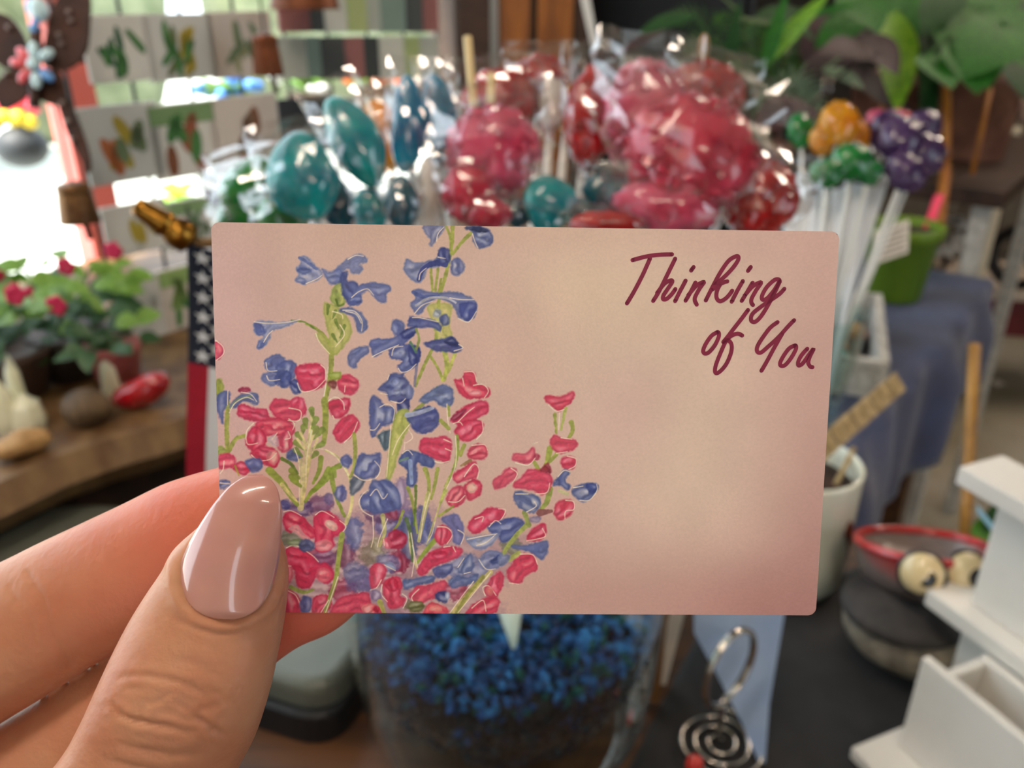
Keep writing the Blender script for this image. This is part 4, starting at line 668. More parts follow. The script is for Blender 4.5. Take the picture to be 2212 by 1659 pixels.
# ---------------------------------------------------------------- tables and what stands on them
TZ = .85
m_wood = mat('brown_wood', (88, 54, 26), .5, rgb2=(54, 32, 15), scale=9, stretch=(1, 8, 8), bump=.1, bscale=60)
m_dkwood = mat('dark_wood', (60, 36, 20), .55, rgb2=(38, 22, 12), scale=8, stretch=(1, 6, 6))
m_black = mat('black_cloth', (36, 35, 36), .85, rgb2=(26, 25, 26), scale=40, bump=.2, bscale=700, sheen=.1)
def table(name, label, u0, u1, n0, n1, z, m, th=.035, leg=.05):
    e = empty(name, un((u0 + u1) / 2, (n0 + n1) / 2, 0), label, 'table')
    nb = 5; 
    for i in range(nb):
        a = n0 + (n1 - n0) * i / nb; b = n0 + (n1 - n0) * (i + 1) / nb
        wbox(MB(), u0, u1, a + .0006, b - .0006, z - th, z, .0015).build('plank', m, e)
    for uu in (u0 + .03, u1 - .03 - leg):
        for nn in (n0 + .03, n1 - .03 - leg): wbox(MB(), uu, uu + leg, nn, nn + leg, 0, z - th, .004).build('leg', m, e)
    return e
table('wooden_table', 'brown plank table under the candy jar', -.35, .70, -.42, .64, TZ, m_wood)
table('wooden_table', 'far plank table under the blue denim cloth', .72, 1.55, .21, .64, TZ - .004, m_wood)
# black cloth on the near table
mb = MB(); nx_, ny_ = 26, 26; e0, e1, e2, e3 = onz(1530, 1330, TZ), onz(1330, 1720, TZ), onz(2500, 1900, TZ), onz(2010, 1180, TZ)
vs = []
for j in range(ny_ + 1):
    for i in range(nx_ + 1):
        a, b = i / nx_, j / ny_; q = (e0 * (1 - a) + e3 * a) * (1 - b) + (e1 * (1 - a) + e2 * a) * b
        vs.append(Vector((q.x, q.y, TZ + .0022 + .0008 * math.sin(a * 11 + b * 4))))
fs = [(j * (nx_ + 1) + i, (j + 1) * (nx_ + 1) + i, (j + 1) * (nx_ + 1) + i + 1, j * (nx_ + 1) + i + 1) for j in range(ny_) for i in range(nx_)]
mb.add(vs, fs, True); o = tag(mb.build('black_cloth', m_black), 'black cloth spread on the near table beside the jar', 'cloth'); sd = o.modifiers.new('s', 'SOLIDIFY'); sd.thickness = .0012
# blue denim cloth over the far table: flat on top, hanging over the edge nearest the aisle
m_denim = mat('denim', (52, 63, 98), .9, rgb2=(38, 46, 74), scale=14, bump=.3, bscale=600, sheen=.2)
vs = []; nu_, nw_ = 60, 34
for i in range(nu_ + 1):
    u = .60 + (1.60 - .60) * i / nu_
    for j in range(nw_ + 1):
        s = j / nw_ * .62                                    # distance along the cloth from the far side
        if s < .42: n, z = .625 - s, TZ + .004 + .0015 * math.sin(u * 30 + s * 9)
        else:
            t = s - .42; wv = .5 + .5 * math.sin(u * 22 + 1.3 * math.sin(u * 9)); n = .205 - .008 - .03 * wv * min(1, t / .08) - .006 * math.sin(u * 47); z = TZ + .004 - max(0, t - .005) * (.95 if u < 1.25 else .75)
        if u < .72 and s < .42: z = TZ + .004 - .0 * (.72 - u)
        vs.append(un(u, n, z))
fs = [(i * (nw_ + 1) + j, i * (nw_ + 1) + j + 1, (i + 1) * (nw_ + 1) + j + 1, (i + 1) * (nw_ + 1) + j) for i in range(nu_) for j in range(nw_)]
mb = MB(); mb.add(vs, fs, True); o = tag(mb.build('denim_cloth', m_denim), 'blue denim cloth hanging off the edge of the far table', 'cloth'); sd = o.modifiers.new('s', 'SOLIDIFY'); sd.thickness = .0016
# ---- candy jar
JX, JY = -.004, .415
m_glass = film('clear_glass', .02, .012, .9, (240, 248, 246), fres=3.0)
jar = empty('glass_jar', (JX, JY, TZ), 'big clear glass jar full of blue filler, below the greeting card', 'jar')
outer = [(.060, 0), (.074, .002), (.081, .012), (.091, .032), (.0955, .06), (.098, .10), (.099, .14), (.099, .17), (.098, .192), (.101, .200)]
inner = [(.098, .200), (.094, .19), (.095, .16), (.0935, .11), (.090, .085), (.082, .062), (.067, .040), (.046, .024), (.020, .015), (.002, .013)]
mb = MB(); mb.lathe([(.001, .003)] + outer + inner, (JX, JY, TZ + .0005), 72); mb.build('bowl', m_glass, jar)
MB().lathe([(.0995 + .0025 * math.cos(a), .200 + .0025 * math.sin(a)) for a in [2 * PI * k / 10 for k in range(11)]], (JX, JY, TZ), 72).build('rim', m_glass, jar)
# blue filler: countless crinkled shreds
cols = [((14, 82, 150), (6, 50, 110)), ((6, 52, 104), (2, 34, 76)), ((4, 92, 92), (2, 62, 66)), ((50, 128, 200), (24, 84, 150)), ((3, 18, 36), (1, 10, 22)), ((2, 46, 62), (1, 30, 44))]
fm = [mat('filler_%d' % i, a, .6, rgb2=b, scale=60) for i, (a, b) in enumerate(cols)]
def inr(z):
    P = [(r, h) for r, h in inner[1:]][::-1]
    for (r0, h0), (r1, h1) in zip(P, P[1:]):
        if h0 <= z <= h1: return r0 + (r1 - r0) * (z - h0) / (h1 - h0)
    return .08
mb = MB(); rnd = random.Random(5); HT = .118
core = [(.001, .0145)] + [(inr(z) - .004, z) for z in [.02 + .0098 * k for k in range(10)]] + [(.001, HT - .006)]
mb.cur = 4; mb.lathe(core, (JX, JY, TZ), 40); 
for k in range(5200):
    a = rnd.uniform(0, 2 * PI)
    if rnd.random() < .45: z = HT + rnd.uniform(-.006, .006); r = .089 * math.sqrt(rnd.random())
    else: z = rnd.uniform(.018, HT); r = inr(z) - rnd.uniform(.0015, .005)
    top = z > .106
    mb.cur = rnd.choice([0, 0, 3, 3, 2, 1] if top else ([1, 4, 5, 5, 4, 4, 4] if z > .08 else [4, 4, 5, 4, 4]))  # brighter chips on top, darker below: shade in the jar painted into the colours
    c = Vector((JX + r * math.cos(a), JY + r * math.sin(a), TZ + z)); l = rnd.uniform(.003, .006)
    d1 = Vector((rnd.gauss(0, 1), rnd.gauss(0, 1), rnd.gauss(0, 1))).normalized(); d2 = d1.orthogonal().normalized(); d3 = d1.cross(d2)
    mb.add([c + d1 * l, c - d1 * l, c + d2 * l * .6, c - d2 * l * .6 + d1 * l * .2, c + d3 * l * .5, c - d3 * l * .5], [(0, 2, 4), (0, 4, 3), (0, 3, 5), (0, 5, 2), (1, 4, 2), (1, 3, 4), (1, 5, 3), (1, 2, 5)])
tag(mb.build('jar_filler', fm), 'blue and teal crinkled filler inside the glass jar', 'filler', kind='stuff')
# ---- candies on sticks, wrapped in clear film
m_stick = mat('white_stick', (238, 238, 232), .35, spec=.4)
m_film = film('cellophane', .10, .05, .5, (252, 252, 252), gloss=.9)
CC = dict(teal=((10, 172, 170), (4, 130, 146)), blue=((8, 146, 180), (4, 104, 150)), dteal=((10, 98, 112), (8, 70, 92)), red=((222, 26, 34), (170, 12, 24)), pink=((244, 112, 146), (222, 62, 102)), rose=((232, 74, 104), (200, 38, 70)), yellow=((250, 176, 8), (236, 140, 4)), green=((30, 150, 62), (16, 112, 44)), purple=((92, 60, 110), (62, 36, 84)), clear=((240, 236, 232), (222, 214, 204)), amber=((214, 140, 60), (180, 100, 30)))
def candy_mat(k):
    a, b = CC[k]; return mat('candy_' + k, a, .14, spec=.6, rgb2=b, scale=55, coat=1.0, sss=.45, sssr=(.012, .012, .012), bump=.25, bscale=240, thin=.25)
def candy(px, py, wpx, hpx, rot, depth, col, label, crystal=False, root=None, wrap=1.0, group='candies on sticks in the jar', cat='candy', stick=True):
    c = at(px, py, depth); s = depth / F; rw, rh = wpx * s / 2, hpx * s / 2
    a = R(rot); up = (UPV * math.cos(a) + RGT * math.sin(a)); sd_ = up.cross(-FWD).normalized(); fr_ = sd_.cross(up)   # local frame of the head
    root = root or Vector((JX + (c.x - JX) * .22, JY + (c.y - JY) * .3, TZ + .075))
    e = empty('rock_candy' if crystal else 'candy_lollipop', c, label, cat, group)
    rr = random.Random(int(px * 7 + py)); mb = MB(); dth = min(rw, rh) * .62
    f1, f2, f3 = rr.uniform(0, 6), rr.uniform(0, 6), rr.uniform(0, 6)
    if crystal:
        def wob(d): return 1 + .10 * math.sin(d.x * 7 + f1) * math.sin(d.y * 6 + f2) + .12 * (rr.random() - .5)
        mb.ball((0, 0, 0), (rw * .93, dth, rh * .93), 26, 18, wob=wob)
        for k in range(110):                                     # sugar crystals standing out of the lump
            d = Vector((rr.gauss(0, 1), rr.gauss(0, 1), rr.gauss(0, 1))).normalized(); q = Vector((d.x * rw, d.y * dth, d.z * rh)) * .9; z_ = min(rw, rh) * rr.uniform(.09, .17)
            mb.box(q, (z_, z_, z_ * 1.2), 0, Quaternion((rr.gauss(0, 1), rr.gauss(0, 1), rr.gauss(0, 1), rr.gauss(0, 1))).normalized().to_matrix())
    else:
        def wob(d): return 1 + .05 * math.sin(d.x * 4 + f1) + .04 * math.sin(d.z * 5 + f2) + .03 * math.sin(d.y * 6 + d.z * 4 + f3)
        def sq(v): return v
        mb.ball((0, 0, 0), (rw, dth, rh), 28, 18, wob=wob)
    M = Matrix((sd_, -fr_ if False else fr_, up)).transposed()
    mb.v = [c + M @ v for v in mb.v]; mb.build('candy', candy_mat(col), e)
    if stick: MB().tube([root, c - up * rh * .3], .0022, 8).build('stick', m_stick, e)
    if wrap:                                                   # bag: gathered at the stick, flat seam above
        mb = MB(); seg, nr = 18, 13; vs = []
        for i in range(nr):
            t = i / (nr - 1); zz = -1.35 + 2.85 * t
            if t < .12: wx, wy = .14 + t * 1.2, .16
            else: q = (t - .12) / .88; wx = .34 + .92 * min(1, q * 2.6) - .1 * max(0, q - .8) ; wy = (.3 + .95 * min(1, q * 2.4)) * max(.02, 1 - max(0, q - .45) / .55) ** .8
            for k in range(seg):
                an = 2 * PI * k / seg; j = .10 * wrap
                vs.append(c + M @ Vector((rw * (wx * math.cos(an) + rr.uniform(-j, j)), dth * (1.15 * wy * math.sin(an) + rr.uniform(-j, j) * .9), rh * (zz * (1 if zz < 0 else .98) + rr.uniform(-j, j) * .5))))
        fs = []
        for i in range(nr - 1):
            for k in range(seg):
                q = (i * seg + k, i * seg + (k + 1) % seg, (i + 1) * seg + (k + 1) % seg, (i + 1) * seg + k); fs += [(q[0], q[1], q[2]), (q[0], q[2], q[3])]
        mb.add(vs, fs, False); mb.build('wrapper', m_film, e)
    return e
CANDY = [
 (654, 386, 158, 186, -14, .405, 'teal', 'large round teal candy, leftmost of the teal candies', 0), (768, 306, 114, 206, -28, .418, 'teal', 'long teal candy leaning left, second of the teal candies', 0),
 (880, 272, 76, 206, 2, .425, 'blue', 'slim upright blue-teal candy beside its twin left of the wooden easel', 0), (950, 264, 78, 196, -6, .432, 'blue', 'slim blue-teal candy touching the pink candies on its right', 0),
 (722, 432, 84, 140, -30, .43, 'dteal', 'dark teal candy tucked under the two big teal ones', 0), (868, 442, 80, 120, -4, .408, 'dteal', 'dark teal candy directly above the card, left of the pale stick', 0), (800, 455, 70, 100, -10, .425, 'teal', 'small teal candy just above the card between two darker ones', 0),
 (826, 292, 70, 165, -12, .46, 'yellow', 'orange-yellow candy peeping out behind the teal candies', 0), (552, 414, 150, 150, -18, .445, 'green', 'green candy at the left end of the jar', 0), (612, 466, 110, 110, -24, .43, 'green', 'lower green candy, half hidden by the card', 0), (500, 470, 70, 70, -30, .47, 'green', 'dull green candy nearest the brass flagpole tip', 0), (468, 420, 44, 90, -34, .49, 'purple', 'small dark purple candy at the far left of the jar', 0),
 (925, 425, 70, 170, 2, .425, 'clear', 'pale clear candy standing between the teal and the pink candies', 0),
 (1082, 212, 180, 130, -6, .455, 'red', 'bright red rock candy at the back, right of the slim blue ones', 1), (1166, 176, 130, 120, 0, .46, 'red', 'topmost bright red rock candy in front of the easel', 1), (1272, 252, 110, 220, 4, .45, 'red', 'tall red rock candy behind the pink ones', 1), (1192, 222, 56, 120, 3, .452, 'clear', 'clear whitish candy between two red rock candies', 0), (1226, 240, 34, 120, 0, .455, 'yellow', 'narrow yellow candy between the red rock candies', 0),
 (1530, 196, 170, 130, 14, .455, 'red', 'red rock candy behind the big pink one, nearest the plants', 1), (1445, 180, 90, 70, 8, .465, 'rose', 'rose rock candy peeking over the pink pair', 1),
 (1065, 328, 212, 205, -4, .412, 'pink', 'broad pink rock candy left of centre in a crinkled bag', 1), (1390, 250, 190, 250, 6, .42, 'pink', 'tall pink rock candy with its bag rising to a point', 1), (1492, 334, 300, 265, 10, .405, 'rose', 'biggest rose-pink rock candy in the centre right of the jar', 1), (1440, 446, 240, 120, 6, .40, 'pink', 'flat pink rock candy resting against the top edge of the card', 1),
 (1014, 418, 120, 140, -6, .405, 'rose', 'rose rock candy low beside the pale clear candy', 1), (1058, 462, 100, 70, 0, .40, 'rose', 'small rose rock candy touching the top edge of the card', 1), (1186, 438, 112, 122, 0, .403, 'teal', 'rounded teal candy in the middle, between two pink groups', 0), (1120, 462, 56, 62, -8, .41, 'dteal', 'tiny dark teal candy left of the rounded middle one', 0), (1322, 424, 130, 84, 28, .41, 'dteal', 'dark teal candy lying sideways below the tall pink one', 0), (1262, 462, 90, 70, 10, .412, 'dteal', 'slate-blue candy right of the rounded middle one', 0), (1310, 484, 170, 60, 0, .398, 'red', 'red rock candy barely showing over the card edge', 1),
 (1642, 430, 165, 180, 24, .415, 'red', 'red rock candy at the right end of the jar', 1), (1590, 380, 110, 120, 18, .44, 'rose', 'rose rock candy behind the red one at the right end', 1)]
for px, py, w_, h_, ro, dp, cl, lab, cr_ in CANDY: candy(px, py, w_, h_, ro, dp, cl, lab, bool(cr_))
# a spare white stick and the flag's cone standing in the filler
for px0, py0, px1, py1, d0, lab in ((1010, 80, 1045, 480, .44, 'thin pale stick rising in front of the easel'), (1062, 160, 1052, 480, .43, 'short pale stick left of the red rock candies')):
    a_, b_ = at(px0, py0, d0), at(px1, py1, d0 - .01); e = empty('wooden_stick', b_, lab, 'stick'); MB().tube([Vector((JX + .01, JY + .02, TZ + .09)), b_, a_], .0022, 8).build('shaft', mat('pale_wood', (214, 190, 140), .6, noise=.2), e)
ct, cp_ = at(1099, 1285, .431), at(1110, 1402, .4235); cn = empty('paper_cone', cp_, 'white pointed paper cone stuck in the blue filler under the card', 'cone'); MB().tube([cp_, cp_ * .97 + ct * .03, ct], [.0006, .0012, .0085], 14).build('cone', m_stick, cn)
# ---- small flag on a brass-tipped stick, leaning out of the jar
tip, fb = at(290, 441, .372), at(415, 520, .385); dirf = (fb - tip).normalized()
flag = empty('stick_flag', tip, 'small striped flag with white stars hanging from a brass-tipped stick', 'flag')
m_brass = mat('aged_brass', (176, 128, 52), .32, metal=1, rgb2=(110, 74, 26), scale=90)
L0 = (fb - tip).length
MB().lathe([(.0003, 0), (.0038, .0005), (.0046, .004), (.0058, L0 * .45), (.0066, L0 * .52), (.0054, L0 * .56), (.0060, L0 * .62), (.0074, L0 * .72), (.0074, L0 * .95), (.0050, L0), (.0003, L0)], tip, 24, ax=dirf).build('brass_tip', m_brass, flag)
jroot = Vector((JX - .03, JY - .02, TZ + .10))
MB().tube(spline([tip + dirf * L0, tip + dirf * (L0 + .05), jroot], 6), .0024, 8).build('stick', mat('flag_stick', (120, 90, 50), .5), flag)
h0 = at(404, 524, .383); hd = (RGT * .93 - UPV * .30 + FWD * .22).normalized(); down = (-Z - RGT * .17).normalized()
HO, FL = .128, .150
def fpt(s, t, off=0.0):
    wv = .0035 * math.sin(s * 70 + t * 6) * min(1, t / .03) + .002 * math.sin(t * 40); fr_ = hd.cross(down).normalized()
    return h0 + hd * s + down * t * (1 - .18 * 0) + fr_ * (wv + off) + down * 0 + (-Z) * (0)
def sheet(s0, s1, t0, t1, m, name, off=0.0, ns=6, nt_=30):
    vs = [fpt(s0 + (s1 - s0) * i / ns, t0 + (t1 - t0) * j / nt_, off) for j in range(nt_ + 1) for i in range(ns + 1)]
    # hoist edge follows the sloping stick
    vs = [v + Z * 0 for v in vs]
    MB().add(vs, [(j * (ns + 1) + i, j * (ns + 1) + i + 1, (j + 1) * (ns + 1) + i + 1, (j + 1) * (ns + 1) + i) for j in range(nt_) for i in range(ns)], True).build(name, m, flag)
m_navy, m_fred, m_fwh = mat('flag_navy', (34, 42, 58), .85, noise=.15, scale=200), mat('flag_red', (168, 24, 48), .8, noise=.1, scale=200), mat('flag_white', (226, 230, 232), .8)
CF, CHh = .062, HO * 7 / 13
sheet(0, CHh, 0, CF, m_navy, 'canton', ns=20)
for i in range(13): sheet(HO * i / 13, HO * (i + 1) / 13, CF if i < 7 else 0, FL, m_fred if i % 2 == 0 else m_fwh, 'stripe')
for r_ in range(9):
    for k in range(6 if r_ % 2 == 0 else 5):
        s = CHh * (r_ + 1) / 10; t = CF * ((k * 2 + 1 + (r_ % 2)) / 12); P = []
        for j in range(10):
            a = PI / 2 + j * PI / 5; q = .0042 if j % 2 == 0 else .0017; P.append(fpt(s + q * math.cos(a), t - q * math.sin(a), -.0006))
        c_ = fpt(s, t, -.0006); MB().add([c_] + P, [(0, 1 + j, 1 + (j + 1) % 10) for j in range(10)]).build('star', m_fwh, flag)
# ---- silver tray on a black base, behind the hand
def prism_un(name, P, z0, z1, m, parent, r=.02, bev=.004):
    # rounded outline in room coordinates
    out = []; n = len(P)
    for i in range(n):
        a, b, c = Vector(P[i - 1]), Vector(P[i]), Vector(P[(i + 1) % n]); d0, d1 = (a - b).normalized(), (c - b).normalized()
        for k in range(7):
            t = k / 6; q0, q1 = b + d0 * r, b + d1 * r; out.append((q0 * (1 - t) + b * t) * (1 - t) + (b * (1 - t) + q1 * t) * t)
    bm = bmesh.new(); vs = [bm.verts.new(un(p.x, p.y, z0)) for p in out]; f = bm.faces.new(vs); ex = bmesh.ops.extrude_face_region(bm, geom=[f]); tv = [g for g in ex['geom'] if isinstance(g, bmesh.types.BMVert)]
    bmesh.ops.translate(bm, verts=tv, vec=(0, 0, z1 - z0)); te = [g for g in ex['geom'] if isinstance(g, bmesh.types.BMEdge)]
    bmesh.ops.bevel(bm, geom=te, offset=bev, segments=3, affect='EDGES', profile=.5); bmesh.ops.recalc_face_normals(bm, faces=bm.faces); bm.verts.index_update()
    mb = MB(); mb.add([v.co.copy() for v in bm.verts], [[v.index for v in f.verts] for f in bm.faces], False); bm.free(); return mb.build(name, m, parent)
tr = empty('metal_tray', un(.23, .5, TZ), 'silver-grey rounded tray on a black base, behind the hand', 'tray')
TT = TZ + .045
def pun(px, py, z): p = onz(px, py, z); return (p.dot(U), p.dot(N))
tq = [pun(712, 1500, TT), pun(815, 1352, TT), pun(270, 1082, TT), pun(-60, 1094, TT), pun(-60, 1250, TT)]
cxy = (sum(p[0] for p in tq) / 5, sum(p[1] for p in tq) / 5)
prism_un('base', [(cxy[0] + (a - cxy[0]) * 1.04 - .006, cxy[1] + (b - cxy[1]) * 1.02) for a, b in tq], TZ + .0005, TT - .0205, mat('black_plastic', (20, 20, 21), .45), tr, .03, .004)
prism_un('tray_top', tq, TT - .020, TT, mat('dull_silver', (108, 111, 100), .38, metal=.3, noise=.08, scale=60), tr, .03, .008)
# ---- wire note holder with a blue card
sc_ = onz(1552, 1604, TZ + .0075); hold = empty('wire_note_holder', Vector((sc_.x, sc_.y, TZ + .004)), 'shiny wire note holder with a flat spiral foot and upright ring', 'note holder')
m_chrome = mat('bright_wire', (196, 190, 182), .12, metal=1)
P = []
for k in range(150):
    t = k / 149; a = 2 * PI * 3.1 * t + .6; r = .0035 + .0265 * t; P.append(sc_ + Vector((r * math.cos(a), r * math.sin(a), 0)))
MB().tube(P, .0014, 8).build('spiral_foot', m_chrome, hold)
rc = at(1572, 1440, .492); rb = P[-1]; q1 = Vector((.78, .62, 0)); q1 = (q1 - Z * q1.dot(Z)).normalized(); P2 = [rc + (q1 * math.cos(a) * 1.0 + Z * math.sin(a) * 1.15) * .0225 for a in [-PI / 2 + 2 * PI * k / 70 for k in range(140)]]
P2 = [p + (q1.cross(Z)) * (.003 * i / 140) for i, p in enumerate(P2)]
MB().tube(P2, .0017, 8).build('upright_ring', m_chrome, hold)
st_ = P2[0]; MB().tube(spline([rb, rb * .4 + Vector((st_.x, st_.y, rb.z)) * .6 + Z * .006, st_ - Z * .012, st_], 8), .0017, 8).build('stem', m_chrome, hold)
by = onz(1652, 1650, TZ + .0045).y
def ony(px, py, y):
    r = ray(px, py); return CAMPOS + r * (y / r.y)
pb0 = onz(1652, 1650, TZ + .0045); pbn = Vector((0, -.9, .44)).normalized()
def onp(px, py): r = ray(px, py); return CAMPOS + r * ((pb0 - CAMPOS).dot(pbn) / r.dot(pbn))
P = [onp(x, y) for x, y in ((1498, 1250), (1500, 1368), (1548, 1455), (1604, 1565), (1640, 1648), (1653, 1648), (1662, 1520), (1694, 1330), (1700, 1250))]
MB().prism(P, (0, .0010, -.0006)).build('blue_card', mat('pale_blue_card', (150, 172, 204), .6, rgb2=(136, 160, 198), scale=30), None); bpy.data.objects['blue_card']; tag(bpy.data.objects['blue_card'], 'pale blue card standing behind the wire note holder', 'card')
# red bead by the spiral
o = MB().ball(onz(1500, 1652, TZ + .012), (.006, .005, .008), 14, 10).build('red_bead', mat('red_glass', (200, 50, 44), .2, coat=1)); tag(o, 'small red bead beside the spiral wire foot', 'bead')
# leaning boards right of the jar
for (x0, y0), (x1, y1), wd, c_, lab in (((1425, 1325), (1405, 1520), .012, (120, 78, 34), 'narrow brown board leaning right of the jar'), ((1470, 1310), (1425, 1480), .009, (220, 208, 190), 'narrow cream board leaning right of the jar')):
    p0, p1 = at(x0, y0, .56), onz(x1, y1, TZ + .003); dv = (p0 - p1); p0 = p1 + dv * 1.35; 
    o = MB().slab(p1 - RGT * wd / 2, RGT * wd, p0 - p1, Vector((0, .005, 0)), .0008).build('wood_strip', mat('strip_%d' % c_[0], c_, .6, noise=.2)); tag(o, lab, 'board')
# ---- goggle-eyed stoneware creature
cb = onz(1975, 1432, TZ); m_stone = mat('grey_stoneware', (150, 140, 122), .75, rgb2=(112, 104, 94), scale=120, bump=.3, bscale=500); m_dstone = mat('dark_stoneware', (62, 58, 56), .7, rgb2=(44, 42, 42), scale=60, bump=.2)
cr = empty('creature_pot', Vector((cb.x, cb.y, TZ + .003)), 'grey stoneware creature pot with goggle eyes and red rimmed opening', 'pot')
jaw = at(1962, 1408, .585); MB().ball(Vector((cb.x, cb.y, TZ + .038)), (.058, .050, .035), 32, 18, wob=lambda d: 1 + .03 * math.sin(d.x * 3)).build('lower_jaw', m_stone, cr)
ul = at(1958, 1312, .590); MB().ball(ul, (.045, .040, .014), 32, 18).build('upper_lip', m_dstone, cr)
hc = at(1992, 1255, .600); rim = at(1994, 1178, .598); axh = (rim - hc); axh = (Z * .97 + axh.normalized() * .03).normalized()
m_head = mat('red_to_grey_glaze', (120, 104, 98), .5, rgb2=(104, 92, 88), scale=50, coat=.3); nt = m_head.node_tree; bs = nt.nodes['Principled BSDF']; src = bs.inputs['Base Color'].links[0].from_socket
tc = nt.nodes.new('ShaderNodeTexCoord'); sp = nt.nodes.new('ShaderNodeSeparateXYZ'); mr = nt.nodes.new('ShaderNodeMapRange'); nt.links.new(tc.outputs['Generated'], sp.inputs[0]); nt.links.new(sp.outputs[2], mr.inputs[0]); mr.inputs[1].default_value = .55; mr.inputs[2].default_value = .95
mx = nt.nodes.new('ShaderNodeMixRGB'); nt.links.new(mr.outputs[0], mx.inputs[0]); nt.links.new(src, mx.inputs[1]); mx.inputs[2].default_value = lin((176, 34, 36)) + (1,); nt.links.new(mx.outputs[0], bs.inputs['Base Color'])
AXH = Vector((.02, .34, .94)).normalized(); HH = (rim.z - ul.z - .004) / AXH.z; hb = rim - AXH * HH
MB().lathe([(.002, 0), (.030, .001), (.040, HH * .25), (.0435, HH * .6), (.0445, HH * .9), (.0455, HH), (.0440, HH + .0015), (.0405, HH * .95), (.036, HH * .75), (.028, HH * .6), (.001, HH * .55)], hb, 48, ax=AXH, wob=lambda a, t: 1 + .03 * math.sin(3 * a + 1)).build('head', m_head, cr)
m_rim = mat('red_glaze', (190, 44, 44), .28, rgb2=(160, 24, 30), scale=60, coat=.6)
MB().lathe([(.0435 + .0035 * math.cos(a), HH + .0035 * math.sin(a)) for a in [2 * PI * k / 12 for k in range(13)]], hb, 48, ax=AXH, wob=lambda a, t: 1 + .03 * math.sin(3 * a + 1)).build('red_rim', m_rim, cr)
m_cream = mat('cream_glaze', (226, 204, 156), .25, coat=.8, noise=.05); m_blk = mat('black_glaze', (14, 13, 14), .2, coat=.6)
for px, py, dx in ((1992, 1240, .05), (2092, 1238, .30)):
    pc = at(px, py, .552); lk = (CAMPOS + Vector((dx, 0, -.10)) - pc).normalized(); qe = Vector((0, 0, 1)).rotation_difference(lk)
    MB().lathe([(.0142 + .0015 * math.cos(a), .0015 * math.sin(a)) for a in [2 * PI * k / 8 for k in range(9)]], pc - lk * .002, 32, ax=lk).build('eye_ring', m_blk, cr)
    ey = MB().ball(pc - lk * .003, (.0140, .0140, .0095), 28, 18, rot=qe).build('eyeball', m_cream, cr)
    oc = pc + (RGT * .0026 - UPV * .0020); MB().lathe([(.0001, .0074), (.003, .0073), (.0054, .0068), (.0064, .0052), (.0064, .002)], oc, 24, ax=lk).build('pupil', m_blk, ey)
# ---- white tiered wooden stand
SO = Vector((.248, .387, 0)); s1 = Vector((.39, -.92, 0)).normalized(); s2 = Vector((.92, .39, 0)).normalized()
m_white = mat('white_paint', (226, 222, 214), .5, noise=.05, scale=30, bump=.06, bscale=200)
stand = empty('tiered_stand', SO + s1 * .1 + s2 * .03 + Z * TZ, 'white wooden tiered stand with shelves and an open box', 'stand')
def sb(name, a0, a1, b0, b1, z0, z1, par=stand): return MB().slab(SO + s1 * a0 + s2 * b0 + Z * z0, s1 * (a1 - a0), s2 * (b1 - b0), Z * (z1 - z0), .0012).build(name, m_white, par)
sb('base_board', -.011, .26, -.028, .085, TZ + .0038, TZ + .013)
bx = sb('box_front', 0, .24, 0, .006, TZ + .0135, .937); sb('box_side', .0, .006, .0065, .0335, TZ + .0135, .934, bx) if False else None
bxo = MB().slab(SO + s1 * .012 + s2 * .0065 + Z * (TZ + .0135), s1 * .006, s2 * .027, Z * .0715, .0012).build('box_side', m_white, stand)
sb('box_back', .012, .24, .034, .040, TZ + .0135, .936); sb('box_divider', .06, .066, .0065, .0335, TZ + .0135, .928); sb('box_floor', .018, .24, .0065, .0335, TZ + .0135, TZ + .018)
sb('shelf_board', -.037, .24, .041, .072, .936, .948); sb('upright_panel', -.016, .24, .055, .067, .9485, 1.0285); sb('upright_panel', -.016, .24, .055, .067, TZ + .0135, .9355); sb('shelf_board', -.037, .24, .041, .078, 1.029, 1.041)
# ---- cream cup with brown filling, and the woven marker in it
m_cup = mat('cream_ceramic', (226, 226, 206), .22, coat=.8)
cu = onz(1692, 1240, TZ + .0058); cup = empty('ceramic_cup', cu, 'tall cream ceramic cup with brown filling, right of the card', 'cup')
MB().lathe([(.001, 0), (.036, 0), (.042, .004), (.0452, .012), (.0462, .04), (.0466, .106), (.0470, .110), (.0450, .1115), (.0432, .109), (.0430, .100), (.0425, .02), (.001, .016)], cu, 48).build('cup_body', m_cup, cup)
MB().lathe([(.001, .094), (.03, .095), (.0428, .092), (.0425, .08)], cu, 40, wob=lambda a, t: 1 + .01 * math.sin(9 * a)).build('filling', mat('brown_soil', (58, 32, 18), .8, rgb2=(36, 20, 12), scale=80, bump=.5), cup)
for k in range(4): MB().ball(cu + Vector((.030 + .003 * k, -.036 + .006 * k, .070 - .012 * k)), (.004, .004, .008), 10, 8).build('brown_motif', mat('rust_glaze', (96, 40, 20), .4), cup)
m_wov = mat('woven_straw', (188, 164, 120), .8, rgb2=(150, 126, 86), scale=160, stretch=(1, 1, 1), bump=.6, bscale=500)
wv = empty('woven_marker', at(1800, 1010, .66), 'flat woven straw marker leaning out of the cream cup', 'marker')
a0, a1 = at(1760, 985, .64), at(1948, 822, .70); ax_ = (a1 - a0).normalized(); sdv = ax_.cross(-FWD).normalized() 
for k in range(9):
    q0 = a0 + (a1 - a0) * (k / 9) ; MB().slab(q0 - sdv * .0085 + FWD * (.0008 * (k % 2)), (a1 - a0) / 9 * .94, sdv * .017, FWD * .003, .0006).build('straw_plait', m_wov, wv)
MB().tube([at(1845, 968, .672), at(1795, 1068, .655), cu + Vector((.02, 0, .07))], .0022, 8).build('stalk', m_wov, wv)
